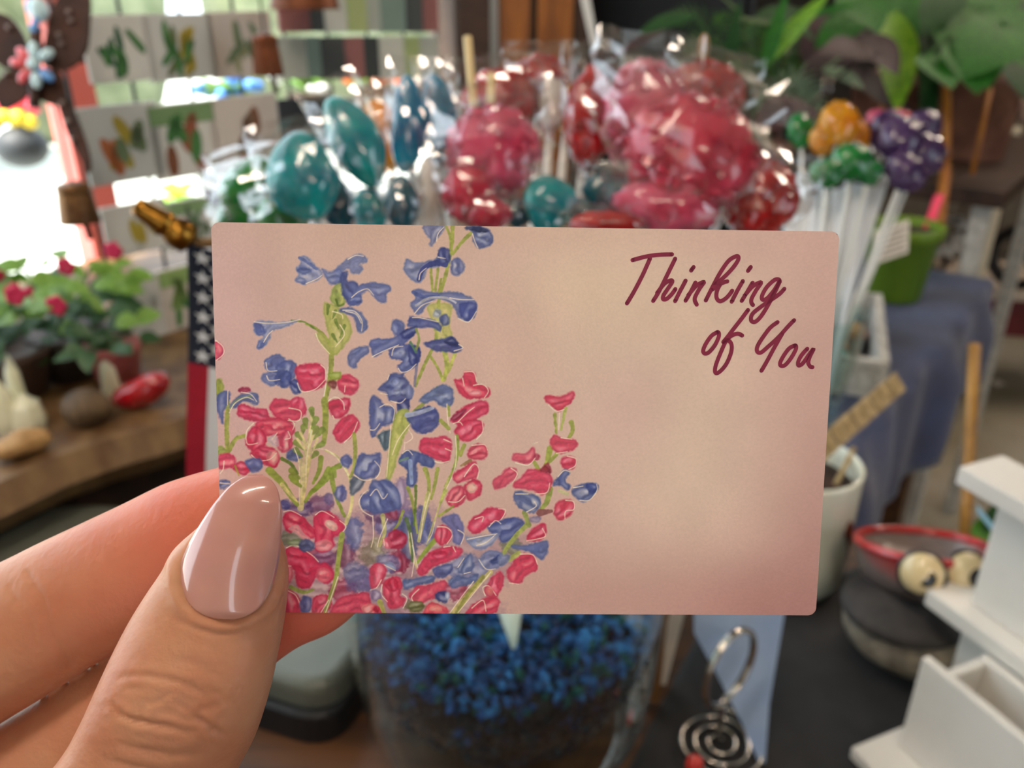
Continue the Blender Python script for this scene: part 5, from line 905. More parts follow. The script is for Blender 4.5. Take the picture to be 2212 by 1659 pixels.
# ---------------------------------------------------------------- second glass with rock candy on white sticks
gb = onz(1742, 900, TZ + .006); g2 = empty('glass_tumbler', gb, 'clear flared glass holding white candy sticks, right of the card', 'glass')
MB().lathe([(.001, .002), (.030, 0), (.034, .004), (.040, .06), (.047, .13), (.0475, .132), (.046, .131), (.038, .06), (.031, .008), (.001, .008)], gb, 40).build('bowl', m_glass, g2)
ROCK = [(1948, 300, 100, 105, 30, .90, 'purple', 'purple rock candy in the middle of the purple bunch'), (1996, 330, 104, 92, 42, .91, 'purple', 'rightmost purple rock candy, lowest of its bunch'), (1918, 284, 84, 94, 20, .93, 'purple', 'purple rock candy closest to the yellow ones'), (1958, 372, 100, 84, 40, .88, 'purple', 'purple rock candy at the bottom of the purple bunch'), (2000, 270, 70, 70, 38, .95, 'purple', 'upper right purple rock candy with glints'),
        (1812, 268, 92, 100, 8, .91, 'yellow', 'yellow rock candy at the top of the second glass'), (1846, 296, 66, 80, 12, .93, 'yellow', 'yellow rock candy touching the pink ones'), (1776, 302, 56, 70, 0, .92, 'yellow', 'small yellow rock candy on the left of the yellow pair'),
        (1730, 282, 60, 80, -8, .93, 'green', 'green rock candy left of the yellow ones'), (1842, 350, 96, 84, 10, .88, 'green', 'green rock candy below the yellow ones'), (1786, 374, 80, 64, 0, .87, 'green', 'green rock candy lowest on the left above the white sticks'), (1880, 372, 56, 60, 20, .88, 'green', 'small green rock candy beside the purple bunch'),
        (1900, 258, 60, 44, 14, .97, 'pink', 'pink rock candy behind the purple bunch'), (1946, 256, 64, 40, 22, .98, 'rose', 'rose rock candy above the purple bunch')]
for i, (px, py, w_, h_, ro, dp, cl, lab) in enumerate(ROCK):
    c_ = at(px, py, dp); rt = gb + Vector(((c_.x - gb.x) * .12, (c_.y - gb.y) * .08, .012)); candy(px, py, w_, h_, ro, dp, cl, lab, True, root=rt, wrap=0, group='rock candies in the flared glass')
for i in range(14):                                            # white sleeves of the sticks: a thick bundle
    a = -.9 + i * .13; pxx = 1700 + i * 15.5; top = at(pxx, 392 + 26 * math.sin(i * 1.9), .90); rt = gb + Vector((-.020 + .0031 * i, .012 * math.sin(i * 2.1), .010))
    o = MB().tube([rt, rt * .5 + top * .5 + Vector((0, .004 * math.sin(i), 0)), top], [.0028, .0040, .0052], 8).build('paper_sleeve', mat('white_sleeve', (232, 234, 236), .4, coat=.3)); tag(o, 'white paper sleeve in the flared glass, one of the bundle under the rock candies', 'sleeve', 'white sleeves in the flared glass')
# ---------------------------------------------------------------- small things on the denim cloth
# grey open crate of coloured stones
m_gw = mat('weathered_white_wood', (200, 196, 186), .7, rgb2=(160, 154, 144), scale=18, stretch=(6, 1, 6), bump=.2)
c0 = onz(1922, 792, TZ + .05); dN = (onz(1905, 640, TZ + .05) - c0); dN.z = 0; dL = Vector((-dN.y, dN.x, 0)).normalized(); ln = dN.length; dN.normalize()
c0 = Vector((c0.x, c0.y, TZ + .006)); crate = empty('wooden_crate', c0 + dN * ln / 2 + dL * .07, 'shallow whitewashed crate of polished stones, behind the card', 'crate')
W2 = .15
for o_, a_, b_ in ((c0, dN * ln, dL * .012), (c0 + dL * (W2 - .012), dN * ln, dL * .012), (c0 + dL * .0125, dN * .012, dL * (W2 - .025)), (c0 + dL * .0125 + dN * (ln - .012), dN * .012, dL * (W2 - .025))): MB().slab(o_, a_, b_, Z * .048, .001).build('side_board', m_gw, crate)
MB().slab(c0 + dL * .013 + dN * .013, dN * (ln - .026), dL * (W2 - .026), Z * .006).build('floor_board', mat('crate_dark', (40, 34, 30), .8), crate)
rr = random.Random(3)
for k in range(22):
    q = c0 + dN * rr.uniform(.03, ln - .03) + dL * rr.uniform(.028, W2 - .028) + Z * (.016 + .008 * (k % 2)); cl = rr.choice(['teal', 'dteal', 'amber', 'clear', 'dteal'])
    nm = {'teal': 'teal', 'dteal': 'dark teal', 'amber': 'amber', 'clear': 'cream'}[cl]
    o = MB().ball(q, (rr.uniform(.009, .014), rr.uniform(.008, .012), .008), 12, 8, rot=Quaternion((1, rr.random() * .3, rr.random() * .3, rr.random()))).build('polished_stone', mat('stone_' + cl, CC[cl][0], .12, rgb2=CC[cl][1], scale=60, coat=1)); tag(o, 'polished %s stone lying in the whitewashed crate' % nm, 'stone', nm + ' stones in the crate')
# green pot with a label card and stakes
pb = onz(1926, 640, TZ + .006); gp = empty('flower_pot', pb, 'lime green plastic flower pot on the denim cloth', 'flower pot')
m_gpot = mat('lime_plastic', (104, 134, 34), .45, noise=.06)
MB().lathe([(.001, 0), (.040, 0), (.043, .004), (.053, .098), (.058, .100), (.059, .118), (.0575, .120), (.054, .118), (.050, .100), (.001, .098)], pb, 40).build('pot', m_gpot, gp)
MB().lathe([(.001, .108), (.02, .110), (.053, .106)], pb, 24, wob=lambda a, t: 1 + .02 * math.sin(7 * a)).build('soil', mat('soil', (56, 42, 28), .9, rgb2=(30, 22, 14), scale=120, bump=.6), gp)
p0, p1 = at(1995, 492, 1.33), at(2020, 420, 1.36); o = MB().slab(p0, p1 - p0, RGT * .016, FWD * .002, .0005).build('plant_tag', mat('hot_pink', (236, 40, 92), .5)); tag(o, 'hot pink plant tag stuck in the green pot', 'tag')
p0, p1 = at(2030, 500, 1.37), at(2040, 400, 1.40); o = MB().tube([p0 - Z * .02, p1 + (p1 - p0) * .4], .009, 10).build('wooden_stake', mat('orange_wood', (170, 106, 40), .6, rgb2=(130, 76, 26), scale=30)); tag(o, 'thick orange wooden stake behind the green pot', 'stake')
p0 = at(1886, 572, 1.22); tg = empty('label_card', p0, 'white printed label card leaning on the green pot', 'label'); hx = (at(1962, 546, 1.24) - p0); hz = (at(1890, 500, 1.235) - p0)
MB().slab(p0, hx, hz, Vector((0, .003, 0)), .0006).build('card', mat('label_paper', (214, 206, 194), .7), tg)
for k in range(5): MB().slab(p0 + hx * .08 + hz * (.14 + .165 * k) - Vector((0, .0006, 0)), hx * (.84 - .1 * (k % 2)), hz * .05, Vector((0, .0004, 0))).build('printed_line', mat('grey_ink', (110, 100, 92), .7), tg)
# little plant with a bamboo stake behind the creature
sp_ = onz(2082, 1335, TZ + .0005); lp = empty('potted_plant', sp_, 'small leafy plant in a dark pot behind the goggle-eyed creature', 'plant')
MB().lathe([(.001, 0), (.020, 0), (.026, .045), (.0275, .047), (.025, .047), (.001, .040)], sp_, 24).build('pot', m_dstone, lp)
m_leaf = mat('fresh_leaf', (86, 148, 34), .4, rgb2=(58, 118, 24), scale=40, thin=.35); m_dleaf = mat('deep_leaf', (34, 84, 30), .6, rgb2=(22, 60, 22), scale=30, thin=.25)
def leaf_pts(L, W, nseg=8, curl=.25, heart=0.0):
    vs, fs = [], []
    for i in range(nseg + 1):
        t = i / nseg; w_ = W * (math.sin(PI * min(1, t * .93 + .07)) ** .8) * (1 - .35 * t) * 1.2; x = L * t; z = -curl * L * t * t
        if heart and i == 0: w_ = W * .5
        vs += [(x, -w_, z + .18 * w_), (x, 0, z), (x, w_, z + .18 * w_)]
    for i in range(nseg):
        k = i * 3; fs += [(k, k + 3, k + 4, k + 1), (k + 1, k + 4, k + 5, k + 2)]
    return vs, fs
def leaf_obj(name, base, direc, nrm, L, W, m, parent, curl=.25, share={}):
    key = (round(L / W, 1), curl, m.name)
    if key not in share:
        vs, fs = leaf_pts(1.0, W / L, 8, curl); share[key] = fromdata(vs, fs); share[key].materials.append(m)
    o = bpy.data.objects.new(name, share[key]); COL.objects.link(o); x = Vector(direc).normalized(); z = Vector(nrm); z = (z - x * z.dot(x)).normalized(); y = z.cross(x)
    Mw = Matrix.LocRotScale(Vector(base), Matrix((x, y, z)).transposed().to_quaternion(), Vector((L, L, L)))
    o.parent = parent; Ml = parent_matrix(parent).inverted() @ Mw if parent else Mw; o.location, o.rotation_mode = Ml.translation, 'QUATERNION'; o.rotation_quaternion = Ml.to_quaternion(); o.scale = Ml.to_scale(); return o
for px, py, dx, dy, c_ in ((2096, 1190, 1, .3, m_leaf), (2110, 1175, .5, .8, m_leaf), (2130, 1215, 1, -.4, m_leaf), (2150, 1120, .6, .7, m_dleaf), (2100, 1225, -.6, .2, m_leaf), (2140, 1160, .3, 1, m_dleaf)):
    b_ = at(px, py, .64); leaf_obj('leaf', b_, RGT * dx + UPV * dy, -FWD + UPV * .7, .028, .009, c_, lp)
MB().tube([sp_ + Z * .035, at(2120, 1200, .645), at(2140, 1130, .645)], .0015, 6).build('stem', m_leaf, lp)
p0, p1 = sp_ + Vector((-.008, 0, .03)), at(2106, 745, .70); bam = empty('bamboo_stake', p0, 'tan bamboo stake standing behind the white stand', 'stake'); m_bam = mat('bamboo', (176, 130, 60), .45, rgb2=(140, 98, 40), scale=30)
dv = p1 - p0; MB().tube([p0 + dv * t for t in (0, .31, .32, .33, .66, .67, .68, 1)], [.0046, .0046, .0052, .0046, .0048, .0054, .0048, .0049], 12).build('cane', m_bam, bam)
o = MB().slab(at(2112, 1108, .63), at(2146, 1150, .63) - at(2112, 1108, .63), UPV * .006, FWD * .001, .0003).build('plant_tag', mat('ice_blue', (150, 205, 232), .4)); tag(o, 'ice blue plant tag sticking out behind the white stand', 'tag')
# ---------------------------------------------------------------- window counter, left
m_live = mat('live_edge_wood', (126, 98, 64), .5, rgb2=(88, 60, 34), scale=5, stretch=(8, 8, 1), bump=.15, bscale=50)
CZ = .95; ctr = empty('window_counter', un(.3, .95, 0), 'live-edge wooden counter below the window', 'counter')
rr = random.Random(9); f = []; 
for k in range(60):
    u = -1.3 + 2.52 * k / 59; f.append((u, .66 + .012 * math.sin(u * 9) + .006 * math.sin(u * 31)))
mb = MB(); n = len(f); vs = [un(u, q, CZ) for u, q in f] + [un(u, q - .014, CZ - .022) for u, q in f] + [un(u, q + .006, CZ - .045) for u, q in f] + [un(u, 1.21, CZ) for u, q in f] + [un(u, 1.21, CZ - .045) for u, q in f]
fs = []
for i in range(n - 1): fs += [(i, i + 1, 3 * n + i + 1, 3 * n + i), (n + i, n + i + 1, i + 1, i), (2 * n + i, 2 * n + i + 1, n + i + 1, n + i), (4 * n + i, 4 * n + i + 1, 2 * n + i + 1, 2 * n + i), (3 * n + i, 3 * n + i + 1, 4 * n + i + 1, 4 * n + i)]
for e_ in (0, n - 1): fs.append((e_, n + e_, 2 * n + e_, 4 * n + e_, 3 * n + e_))
mb.add(vs, fs); mb.build('slab', m_live, ctr)
for k in range(11): wbox(MB(), -1.28 + .22 * k, -1.062 + .22 * k, .72, .74, 0, CZ - .046, .002).build('front_board', m_dkwood, ctr)
for uu in (-1.25, 0, 1.12): wbox(MB(), uu, uu + .06, .80, 1.15, 0, CZ - .046, .002).build('support', m_dkwood, ctr)
def rock(name, px, py, z, r, col, col2, lab, cat='stone', seed=1, facet=.25, rot=0, coat=0.0):
    b_ = onz(px, py, z); rs = random.Random(seed); ks = [(Vector((rs.gauss(0, 1), rs.gauss(0, 1), rs.gauss(0, 1))).normalized(), rs.uniform(.7, .95)) for _ in range(14)]
    def wob(d):
        m_ = 1.0
        for k_, c_ in ks:
            q = d.dot(k_)
            if q > 1e-3: m_ = min(m_, c_ / q)
        return 1 - facet + facet * m_ if facet < 1 else m_
    o = MB().ball(b_ + Z * r[2] * .86, r, 22, 14, wob=wob, rot=Quaternion((0, 0, 1), R(rot))).build(name, mat(lab[:24], col, .6 if not coat else .25, rgb2=col2, scale=60, bump=.3, coat=coat)); return tag(o, lab, cat)
rock('tan_rock', 48, 984, CZ, (.026, .016, .012), (178, 138, 84), (140, 102, 58), 'tan squarish rock on the window counter', seed=4, facet=1, rot=40)
rock('brown_stone', 196, 915, CZ, (.023, .018, .018), (104, 82, 54), (66, 48, 30), 'round brown stone on the window counter', seed=2, facet=.3)
b_ = onz(312, 880, CZ); o = MB().ball(b_ + Z * .019, (.030, .016, .017), 24, 14, rot=Quaternion((0, 1, 0), R(-24)), wob=lambda d: 1 - .35 * max(0, d.z) ** 2).build('red_stone', mat('red_agate', (186, 22, 34), .25, rgb2=(140, 12, 24), scale=40, coat=.8)); tag(o, 'polished red stone slice next to the brown stone', 'stone')
m_quartz = mat('pale_crystal', (238, 236, 206), .25, sss=.3, sssr=(.01, .01, .008), coat=.5, noise=.08)
for px, py, r_, h_, lab in ((246, 858, .009, .045, 'pale crystal point between the brown stone and the red stone'), (22, 930, .012, .05, 'pale crystal point at the left edge of the picture'), (66, 925, .016, .034, 'broad pale crystal beside the tan rock'), (52, 900, .008, .062, 'slender pale crystal behind the broad one')):
    b_ = onz(px, py, CZ); o = MB().lathe([(.0005, 0), (r_ * .9, .0005), (r_, h_ * .2), (r_ * .8, h_ * .7), (r_ * .1, h_), (.0002, h_)], b_, 7); o.sm = [False] * len(o.sm); o = o.build('crystal_point', m_quartz); tag(o, lab, 'crystal')
# flowering plants on the counter
m_il = mat('sunlit_leaf', (150, 186, 84), .45, rgb2=(100, 150, 56), scale=30, thin=.4); m_idk = mat('shade_leaf', (84, 120, 76), .45, rgb2=(48, 84, 52), scale=30, thin=.3); m_petal = mat('pink_petal', (232, 60, 110), .5, rgb2=(210, 30, 84), scale=30, thin=.3)  # first two are lit and shaded leaf copies, light put into the colour
def flowering(px, py, hgt, wid, n_, lab, seed, potcol, fl, group=None):
    b_ = onz(px, py, CZ); rs = random.Random(seed); pr = .036 if wid > .05 else .024; e = empty('flowering_plant', b_, lab, 'plant', group)
    MB().lathe([(.001, 0), (.75 * pr, 0), (pr, .040), (pr * 1.07, .041), (pr * 1.07, .048), (pr * .95, .048), (.001, .042)], b_, 28).build('pot', mat('pot_%d' % potcol[0], potcol, .6, noise=.15), e)
    for k in range(5): MB().tube([b_ + Z * .05, b_ + Vector((rs.uniform(-1, 1) * wid * .4, rs.uniform(-1, 1) * .03, hgt * .6)), b_ + Vector((rs.uniform(-1, 1) * wid * .8, rs.uniform(-1, 1) * .04, hgt * .9))], .0016, 6).build('stem', m_idk, e)
    for k in range(n_):
        a, q = rs.uniform(0, 2 * PI), rs.random(); p = b_ + Vector((math.cos(a) * wid * math.sqrt(rs.random()), math.sin(a) * .055 * math.sqrt(rs.random()), .035 + (hgt - .035) * q ** .8)); d = Vector((math.cos(a), math.sin(a) * .6, rs.uniform(-.4, .5)))
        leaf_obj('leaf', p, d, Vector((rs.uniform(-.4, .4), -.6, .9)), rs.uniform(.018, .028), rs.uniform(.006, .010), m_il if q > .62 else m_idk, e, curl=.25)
    for k in range(fl):
        p = b_ + Vector((rs.uniform(-1, 1) * wid, rs.uniform(-.05, .02), hgt * rs.uniform(.85, 1.08)))
        mb = MB()
        for j in range(5):
            a = 2 * PI * j / 5; q = Vector((math.cos(a), -.3, math.sin(a))) * .005; mb.ball(p + q, (.0048, .002, .0048), 10, 6)
        mb.build('flower', m_petal, e)
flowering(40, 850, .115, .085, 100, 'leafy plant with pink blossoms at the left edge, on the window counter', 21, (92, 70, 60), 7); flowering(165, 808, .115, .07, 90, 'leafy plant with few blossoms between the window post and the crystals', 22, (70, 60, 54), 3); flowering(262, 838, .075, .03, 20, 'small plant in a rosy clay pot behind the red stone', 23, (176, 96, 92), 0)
# ---------------------------------------------------------------- wire rack of seed packets in front of the window
RN = .86; m_wire = mat('dark_wire', (40, 44, 46), .4, metal=.6)
def rq(px, py): p = onn(px, py, RN); return p.dot(U), p.z
rk = empty('wire_rack', un(.7, RN, CZ + .001), 'dark wire rack of seed packets standing before the window', 'rack')
u0, u1 = rq(188, 300)[0], rq(965, 200)[0]
for zz in [rq(400, y_)[1] for y_ in (700, 585, 500, 320, 120, -60, -240)]: MB().tube([un(u0, RN + .012, zz), un(u1, RN + .012, zz)], .0022, 6).build('cross_wire', m_wire, rk)
for k in range(9): uu = u0 + (u1 - u0) * k / 8; MB().tube([un(uu, RN + .016, CZ + .001), un(uu, RN + .016, 1.46)], .0022, 6).build('upright_wire', m_wire, rk)
m_pk = [mat('packet_paper_%d' % i, c_, .65, noise=.06) for i, c_ in enumerate(((214, 212, 202), (200, 200, 192), (206, 196, 184)))]
GR, DG, YL, OR, BR = (70, 122, 62), (40, 88, 54), (176, 156, 52), (190, 110, 60), (128, 78, 48)
def packet(x0, y0, x1, y1, lab, pic, cols, hdr=None, k=0):
    (ua, za), (ub, zb) = rq(x0, y1), rq(x1, y0); zb = max(zb, za + .05)
    e = empty('seed_packet', un((ua + ub) / 2, RN, za), lab, 'seed packet', 'seed packets on the wire rack')
    wbox(MB(), ua, ub, RN - .003, RN + .001, za, zb, .0008).build('packet', m_pk[k % 3], e)
    if hdr: wbox(MB(), ua + .002, ub - .002, RN - .0036, RN - .0031, zb - (zb - za) * .28, zb - .002).build('printed_header', mat('hdr_%d_%d' % hdr[:2], hdr, .6), e)
    rs = random.Random(int(x0 + y0)); W_, H_ = ub - ua, zb - za
    for j, c_ in enumerate(cols):
        mb = MB()
        for q in range(5 if pic == 'leaf' else 3):
            cu_, cz_ = ua + W_ * rs.uniform(.25, .75), za + H_ * rs.uniform(.2, .7); a = rs.uniform(.7, 2.4) if pic == 'leaf' else rs.uniform(1.0, 2.1); l_, w2 = H_ * rs.uniform(.16, .26), H_ * (.06 if pic == 'leaf' else .09); P = []
            for i in range(12):
                t = 2 * PI * i / 12; x_, z_ = l_ * math.cos(t), w2 * math.sin(t); P.append(un(min(max(cu_ + x_ * math.cos(a) - z_ * math.sin(a), ua + .003), ub - .003), RN - .0034 - .0002 * j, min(max(cz_ + x_ * math.sin(a) + z_ * math.cos(a), za + .003), zb - .004)))
            mb.add(P, [tuple(range(12))])
        mb.build('printed_picture', mat('ink_%d_%d_%d' % c_, c_, .6, noise=.2, scale=60), e)
packet(196, 30, 318, 182, 'seed packet with a dark green plant, top left of the rack', 'leaf', (DG, GR), k=0); packet(326, 28, 452, 178, 'seed packet with yellow and olive leaves, top middle of the rack', 'leaf', ((92, 104, 62), YL, GR), k=1); packet(460, 24, 580, 172, 'seed packet with pale leaves, top row beside the hanging bell', 'leaf', ((150, 150, 110), (110, 130, 96)), k=2)
packet(196, 218, 332, 405, 'seed packet with yellow vegetables, second row left', 'veg', (YL, OR, (110, 126, 88)), k=1); packet(338, 214, 456, 392, 'seed packet with rust-brown roots, second row middle', 'veg', (BR, (150, 84, 56), GR), (120, 150, 100), 0); packet(464, 200, 592, 378, 'seed packet with a small brown picture, second row right', 'veg', (BR, (120, 92, 70)), k=2)
packet(236, 425, 352, 560, 'plain pale seed packet, third row left', 'veg', ((190, 190, 176), YL), k=0); packet(358, 418, 460, 545, 'seed packet with a green header, third row by the brass tip', 'leaf', (GR, (90, 110, 80)), (130, 160, 110), 1)
packet(268, 585, 352, 748, 'long pale seed packet lowest on the rack, behind the small clay pot', 'leaf', ((200, 200, 190),), k=1); packet(358, 560, 440, 718, 'green printed seed packet lowest on the rack, beside the flag', 'leaf', (GR, (120, 150, 80)), (140, 170, 100), 2)
# greeting cards standing in the right half of the rack
cl = [((180, 184, 172), 'grey'), ((150, 96, 92), 'dusty red'), ((168, 180, 120), 'pale green'), ((70, 72, 70), 'charcoal'), ((200, 202, 190), 'off-white'), ((120, 140, 130), 'sage'), ((60, 66, 64), 'black')]
where = ['behind the slim blue candies', 'left of the easel', 'above the teal candies', 'beside the hanging bell']
i = 0
for row, (ya, yb) in enumerate(((172, 78), (70, -60))):
    for x in range(606, 940, 42):
        (ua, za), (ub, zb) = rq(x, ya), rq(x + 34, yb); c_, nm = cl[(i * 5 + row * 3) % 7]; i += 1
        q = R(20 + 16 * math.sin(i * 2.3)); d_ = U * math.cos(q) - N * math.sin(q)
        o = MB().slab(un(ua, RN, za), d_ * (ub - ua) * 1.12, N * .004, Z * (zb - za) , .0006).build('standing_card', mat('stand_card_%d' % c_[0], c_, .6, noise=.1)); tag(o, '%s card standing in the %s row of the rack %s' % (nm, ('lower', 'upper')[row], where[(x - 606) // 100]), 'card', 'cards standing in the rack, %s' % nm)
for k, (x, c_, nm) in enumerate(((610, (40, 46, 50), 'dark slate'), (668, (46, 52, 54), 'charcoal grey'), (716, (198, 200, 186), 'ivory'), (800, (186, 188, 176), 'grey-white'), (868, (196, 190, 176), 'cream'), (930, (176, 180, 170), 'light grey'))):
    (ua, za), (ub, zb) = rq(x, 330), rq(x + 52, 208); o = wbox(MB(), ua, ub, RN - .002, RN + .001, za, zb, .0006).build('standing_card', mat('low_card_%d' % c_[0], c_, .6, noise=.1)); tag(o, '%s card in the rack behind the teal candies' % nm, 'card')
# ---------------------------------------------------------------- outside: flower bench, hanging basket, hedge
m_bench = mat('grey_bench', (150, 150, 140), .7, noise=.2); bo = empty('outdoor_bench', un(2.4, 2.05, 0), 'pale plank bench of flowers outside the window', 'bench')
for k in range(3): wbox(MB(), 1.25, 3.7, 1.9 + .11 * k, 2.0 + .11 * k, .93, .96, .003).build('plank', m_bench, bo)
for uu in (1.3, 2.4, 3.6): wbox(MB(), uu, uu + .06, 1.95, 2.15, 0, .929, .003).build('leg', m_bench, bo)
FC = [((90, 150, 230), 'blue'), ((250, 250, 250), 'white'), ((250, 120, 40), 'orange'), ((250, 90, 70), 'coral'), ((240, 210, 60), 'yellow'), ((230, 60, 60), 'red'), ((250, 140, 60), 'apricot'), ((160, 210, 80), 'lime'), ((240, 100, 120), 'pink')]
for k, (c_, nm) in enumerate(FC):
    b_ = un(1.38 + .26 * k, 2.05, .9605); e = empty('outdoor_flower', b_, 'potted %s flowers on the bench outside the window' % nm, 'plant', 'flower pots on the outdoor bench'); rs = random.Random(k)
    MB().lathe([(.001, 0), (.05, 0), (.065, .08), (.062, .082), (.001, .075)], b_, 20).build('pot', mat('outdoor_pot', (120, 90, 70), .7), e)
    for j in range(26): a = rs.uniform(0, 2 * PI); leaf_obj('leaf', b_ + Vector((math.cos(a) * .03, math.sin(a) * .03, .085 + rs.uniform(0, .03))), Vector((math.cos(a), math.sin(a), rs.uniform(.2, .8))), Z, rs.uniform(.05, .08), .018, m_il, e)
    mb = MB()
    for j in range(16): mb.ball(b_ + Vector((rs.uniform(-.09, .09), rs.uniform(-.08, .05), .10 + rs.uniform(0, .07))), (.02, .02, .014), 8, 5)
    mb.build('blossoms', mat('bloom_' + nm, c_, .6), e)
hb_ = at(48, 318, 2.1); hg = empty('hanging_planter', hb_ - Z * .1, 'dark round planter with red and yellow flowers hanging outside the window', 'planter')
MB().ball(hb_, (.062, .062, .05), 24, 16).build('bowl', mat('slate_bowl', (58, 62, 66), .6, noise=.2), hg)
mb = MB(); [mb.ball(hb_ + Vector((-.04 + .02 * k, -.02 + .01 * (k % 3), .062 + .012 * (k % 2))), (.02, .016, .018), 10, 6) for k in range(5)]; mb.build('yellow_flowers', mat('bloom_yellow', (240, 210, 60)), hg)
mb = MB(); [mb.ball(hb_ + Vector((-.03 + .02 * k, 0, .098 + .014 * (k % 2))), (.022, .016, .020), 10, 6) for k in range(5)]; mb.build('red_flowers', mat('bloom_rose', (240, 84, 104)), hg)
MB().tube([hb_ + Z * .05, hb_ + Z * 1.3], .002, 6).build('cord', m_wire, hg)
m_hedge = mat('hedge_leaf', (150, 156, 126), .6, rgb2=(118, 128, 98), scale=5, thin=.3)
for k in range(7):
    b_ = un(2.2 + 2.05 * k, 8.4 + .5 * math.sin(k * 2), 0); rs = random.Random(40 + k); e = empty('garden_bush', b_, 'sunlit green bush beyond the pavement, number of the row counted away from the window post' if False else ('sunlit green bush across the pavement, ' + ('nearest the coral post', 'second from the coral post', 'third from the coral post', 'fourth from the coral post', 'fifth from the coral post', 'sixth from the coral post', 'farthest from the coral post')[k]), 'bush', 'bushes across the pavement')
    MB().ball(b_ + Z * 1.3, (.9, .8, 1.35), 24, 18, wob=lambda d: 1 + .12 * math.sin(d.x * 9 + k) * math.sin(d.z * 8) + .06 * rs.random()).build('foliage', m_hedge, e); MB().tube([b_ - Z * .02, b_ + Z * .4], .08, 8).build('trunk', m_dkwood, e)
lc = at(378, 404, 3.0); b_ = Vector((lc.x, lc.y, -.02)); e = empty('lime_shrub', b_, 'lime green shrub in a tall grey pot outside the window', 'shrub'); MB().lathe([(.001, 0), (.10, 0), (.13, .5), (.12, .5), (.001, .48)], b_, 24).build('pot', m_bench, e)
rs = random.Random(77)
for k in range(60):
    a = rs.uniform(0, 2 * PI); leaf_obj('leaf', b_ + Vector((0, 0, .5 + rs.uniform(0, .16))), Vector((math.cos(a), math.sin(a), rs.uniform(-.1, .7))), Z, rs.uniform(.10, .17), .028, MATS.get('lime_shrub_leaf') or mat('lime_shrub_leaf', (170, 200, 60), .5, rgb2=(130, 176, 40), scale=20, thin=.4), e)
# ---------------------------------------------------------------- hanging metal butterfly and bells
m_rust = mat('rusty_metal', (66, 36, 22), .5, metal=.3, rgb2=(40, 22, 16), scale=40, bump=.2); BD = .74; fwd_h = Vector((0, 1, 0))
def bp(x, y, d=BD): return at(x, y, d)
bf = empty('metal_butterfly', bp(75, 240), 'rusty metal butterfly with a jewelled flower hanging at the window', 'ornament')
WING = {'upper_wing': [[(84, 132), (96, 90), (108, 30), (130, -10), (170, -40), (192, -10), (192, 50), (186, 105), (160, 140), (122, 152)], [(66, 130), (52, 80), (20, 36), (-20, 30), (-40, 70), (-20, 120), (20, 150)]],
        'lower_wing': [[(84, 150), (124, 152), (140, 190), (140, 225), (100, 222), (70, 198)], [(66, 150), (20, 152), (-12, 190), (0, 232), (30, 226), (60, 198)]],
        'tail': [[(122, 215), (146, 212), (164, 250), (182, 300), (194, 350), (188, 372), (172, 340), (146, 290), (132, 250)]]}
for nm, ls in WING.items():
    for pl in ls:
        P = [bp(x, y) for x, y in pl]; P = spline(P + [P[0]], 4)[:-1]; MB().prism(P, FWD * .003).build(nm, m_rust, bf)
MB().tube(spline([bp(78, 60, BD - .004), bp(76, 140, BD - .006), bp(74, 232, BD - .004)], 5), .005, 8).build('body', m_rust, bf)
for (x, y) in ((148, 26), (154, 45), (128, 76), (132, 95), (18, 60), (12, 160), (134, 222), (146, 262), (156, 300)): MB().ball(bp(x, y, BD - .002), .0026, 10, 7).build('rivet', mat('dull_gem', (120, 100, 92), .3, coat=.6), bf)
m_pk2, m_ltb, m_blu = mat('pink_enamel', (236, 96, 104), .3, coat=.8), mat('ice_enamel', (206, 236, 240), .2, coat=1), mat('blue_enamel', (90, 150, 214), .2, coat=1)
for ang, ln_, m_ in ((90, 30, m_ltb), (35, 34, m_ltb), (-40, 38, m_blu), (-80, 36, m_ltb), (-125, 32, m_pk2), (175, 32, m_pk2), (135, 30, m_pk2)):
    a = R(ang); c_ = bp(72 + math.cos(a) * ln_, 138 - math.sin(a) * ln_, BD - .009); ax_ = (RGT * math.cos(a) + UPV * math.sin(a)); q = Vector((1, 0, 0)).rotation_difference(ax_); MB().ball(c_, (.0078, .0045, .0045), 16, 10, rot=q).build('petal', m_, bf)
MB().ball(bp(72, 138, BD - .011), .0055, 14, 10).build('flower_centre', m_ltb, bf)
for x, y, r_, m_ in ((84, 22, .0105, m_ltb), (72, 18, .008, m_blu), (78, 46, .004, m_blu), (73, 62, .0048, m_blu)): MB().ball(bp(x, y, BD - .008), (r_ * .8, r_ * .6, r_), 12, 8).build('gem', m_, bf)
MB().tube([bp(78, 60), Vector((bp(78, 60).x, bp(78, 60).y, 2.75))], .0012, 6).build('cord', m_wire, bf)
m_bell = mat('aged_bell_metal', (122, 88, 52), .45, metal=.7, rgb2=(84, 56, 34), scale=50)
def bell(px, py, d, wpx, hpx, lab, cl_=True, m_=m_bell):
    s = d / F; r_, h_ = wpx * s / 2, hpx * s; t_ = at(px, py - hpx / 2, d); e = empty('hanging_bell', t_ - Z * h_, lab, 'bell', 'bells hanging at the window')
    MB().lathe([(.001, 0), (r_ * .5, -.001), (r_ * .8, -h_ * .08), (r_ * .86, -h_ * .22), (r_ * .80, -h_ * .26), (r_ * .84, -h_ * .3), (r_, -h_ * .95), (r_ * 1.02, -h_), (r_ * .96, -h_), (r_ * .8, -h_ * .3), (.001, -h_ * .1)], t_, 28).build('shell', m_, e)
    MB().tube([t_, Vector((t_.x, t_.y, 2.74))], .0012, 6).build('cord', m_wire, e)
    if cl_: MB().tube([t_ - Z * h_ * .3, t_ - Z * h_ * 1.45 + RGT * .006], .003, 8).build('clapper', m_rust, e)
